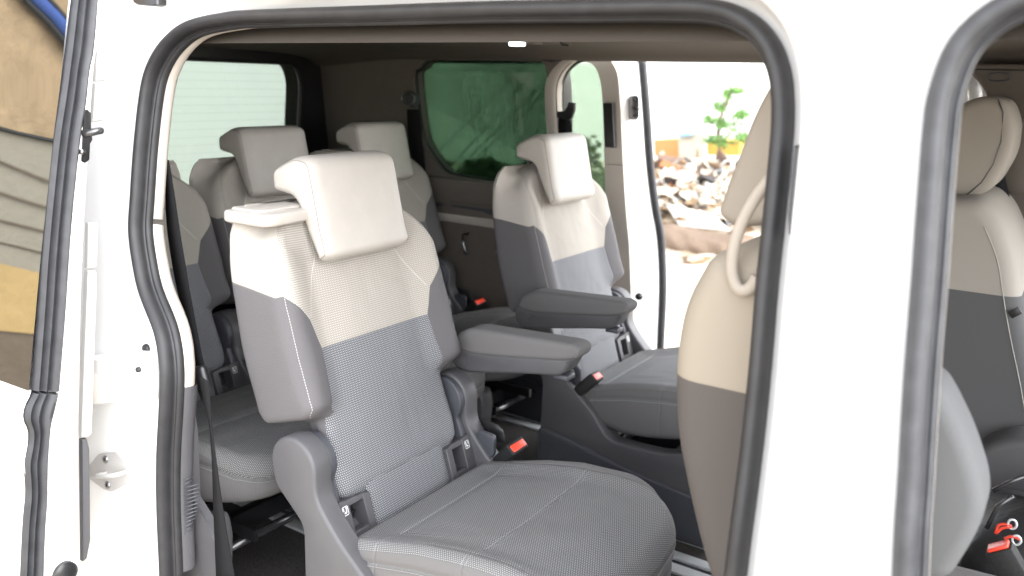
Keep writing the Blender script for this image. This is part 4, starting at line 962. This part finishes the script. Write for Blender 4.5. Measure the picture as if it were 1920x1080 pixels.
for i in range(3600):
    x = hx + rn.gauss(0, 1.7); y = 8.1 + rn.gauss(0, .75)
    if y > 10 or y < 7.25: continue
    z = hz(x, y); 
    if z < -.93 and rn.random() < .8: continue
    q_ = rn.random(); s = (rn.uniform(.04, .16) if q_ < .75 else rn.uniform(.16, .5), rn.uniform(.03, .12) if q_ < .93 else rn.uniform(.12, .28), rn.uniform(.008, .05)); rot = Matrix.Rotation(rn.uniform(0, 6), 4, 'Z') @ Matrix.Rotation(rn.gauss(0, .6), 4, 'X') @ Matrix.Rotation(rn.gauss(0, .6), 4, 'Y')
    V, F = box((0, 0, 0), s, 0); b_ = rot.to_3x3()
    V = [b_ @ (v + Vector((rn.gauss(0, .02), rn.gauss(0, .02), rn.gauss(0, .015)))) + Vector((x, y, z)) for v in V]; bm_.add(V, F); mi += [rn.choices(range(8), (8, 7, 6, 3, 1, 3, 1, 4))[0]] * len(F)
sc_ = bm_.build('scrap_boards', pm, None, smooth=False); tag(sc_, 'loose mass of broken boards and scraps covering the rubble heap', 'rubble'); sc_['kind'] = 'stuff'
for pgn, m_ in zip(sc_.data.polygons, mi): pgn.material_index = m_
def traced(name, label, cat, pts, y, th, mat, group=None, r=.02):
    V, F = slab([on('y', y, *p) for p in pts], (0, th, 0), .001); z0 = min(v.z for v in V); xm = sum(v.x for v in V) / len(V)
    return tag(mesh(name, V, F, mat, None, smooth=False, origin=(xm, y, z0)), label, cat, group)
def crumple(o, a, f):
    for v in o.data.vertices: v.co += Vector((noise.noise(v.co * f), noise.noise(v.co * f + Vector((9, 0, 0))), noise.noise(v.co * f + Vector((0, 9, 0))))) * a
# big brown slab/log in front of the heap
lg = on('y', 6.9, 1310, 455)
V = []; rings = []
for i in range(25):
    t = i / 24; x = lg.x - .42 + .95 * t; rr = (.155 + .02 * math.sin(t * 9)) * (1 if .04 < t < .96 else .8)
    rings.append([Vector((x + .02 * math.sin(3 * a), 6.9 + .3 * math.sin(a) * (1 + .06 * math.sin(4 * a + i)), lg.z - .02 + rr * math.cos(a) * (1 + .08 * math.sin(7 * a + i * .5)) - .03 * t)) for a in [2 * math.pi * k / 28 for k in range(28)]])
tag(mesh('old_mattress', *loft(rings), bumpy('stained_brown_cloth', (.13, .095, .07), 4, .5), None, origin=(lg.x, 6.9, lg.z - .18)), 'stained brown padded slab lying at the foot of the rubble heap', 'mattress')
traced('cardboard_sheet', 'large pale folded sheet lying on the heap above the brown slab', 'sheet', [(1250, 385), (1268, 384), (1290, 392), (1330, 400), (1368, 432), (1340, 430), (1275, 425), (1262, 405)], 7.1, .02, pm[7])
traced('orange_skip', 'orange metal container behind the heap, next to the white door edge', 'container', [(1226, 262), (1272, 261), (1273, 300), (1227, 292)], 10.2, .8, bumpy('orange_paint', (.42, .21, .08), 3, .15, .6, 0))
traced('board_panel', 'pale upright panel between the orange and the yellow containers', 'board', [(1272, 252), (1320, 248), (1321, 300), (1273, 305)], 10.0, .06, pm[1])
traced('yellow_container', 'yellow metal container behind the heap under the sapling', 'container', [(1325, 268), (1345, 262), (1388, 268), (1386, 292), (1326, 291)], 10.1, .8, bumpy('yellow_paint', (.48, .31, .07), 3, .15, .6, 0))
traced('blue_tarp', 'scrap of pale blue sheeting on top of the panel behind the heap', 'sheet', [(1268, 252), (1285, 248), (1296, 250), (1294, 254), (1270, 256)], 9.9, .1, bumpy('pale_blue_sheet', (.25, .45, .65), 3, .1, .6, 0))
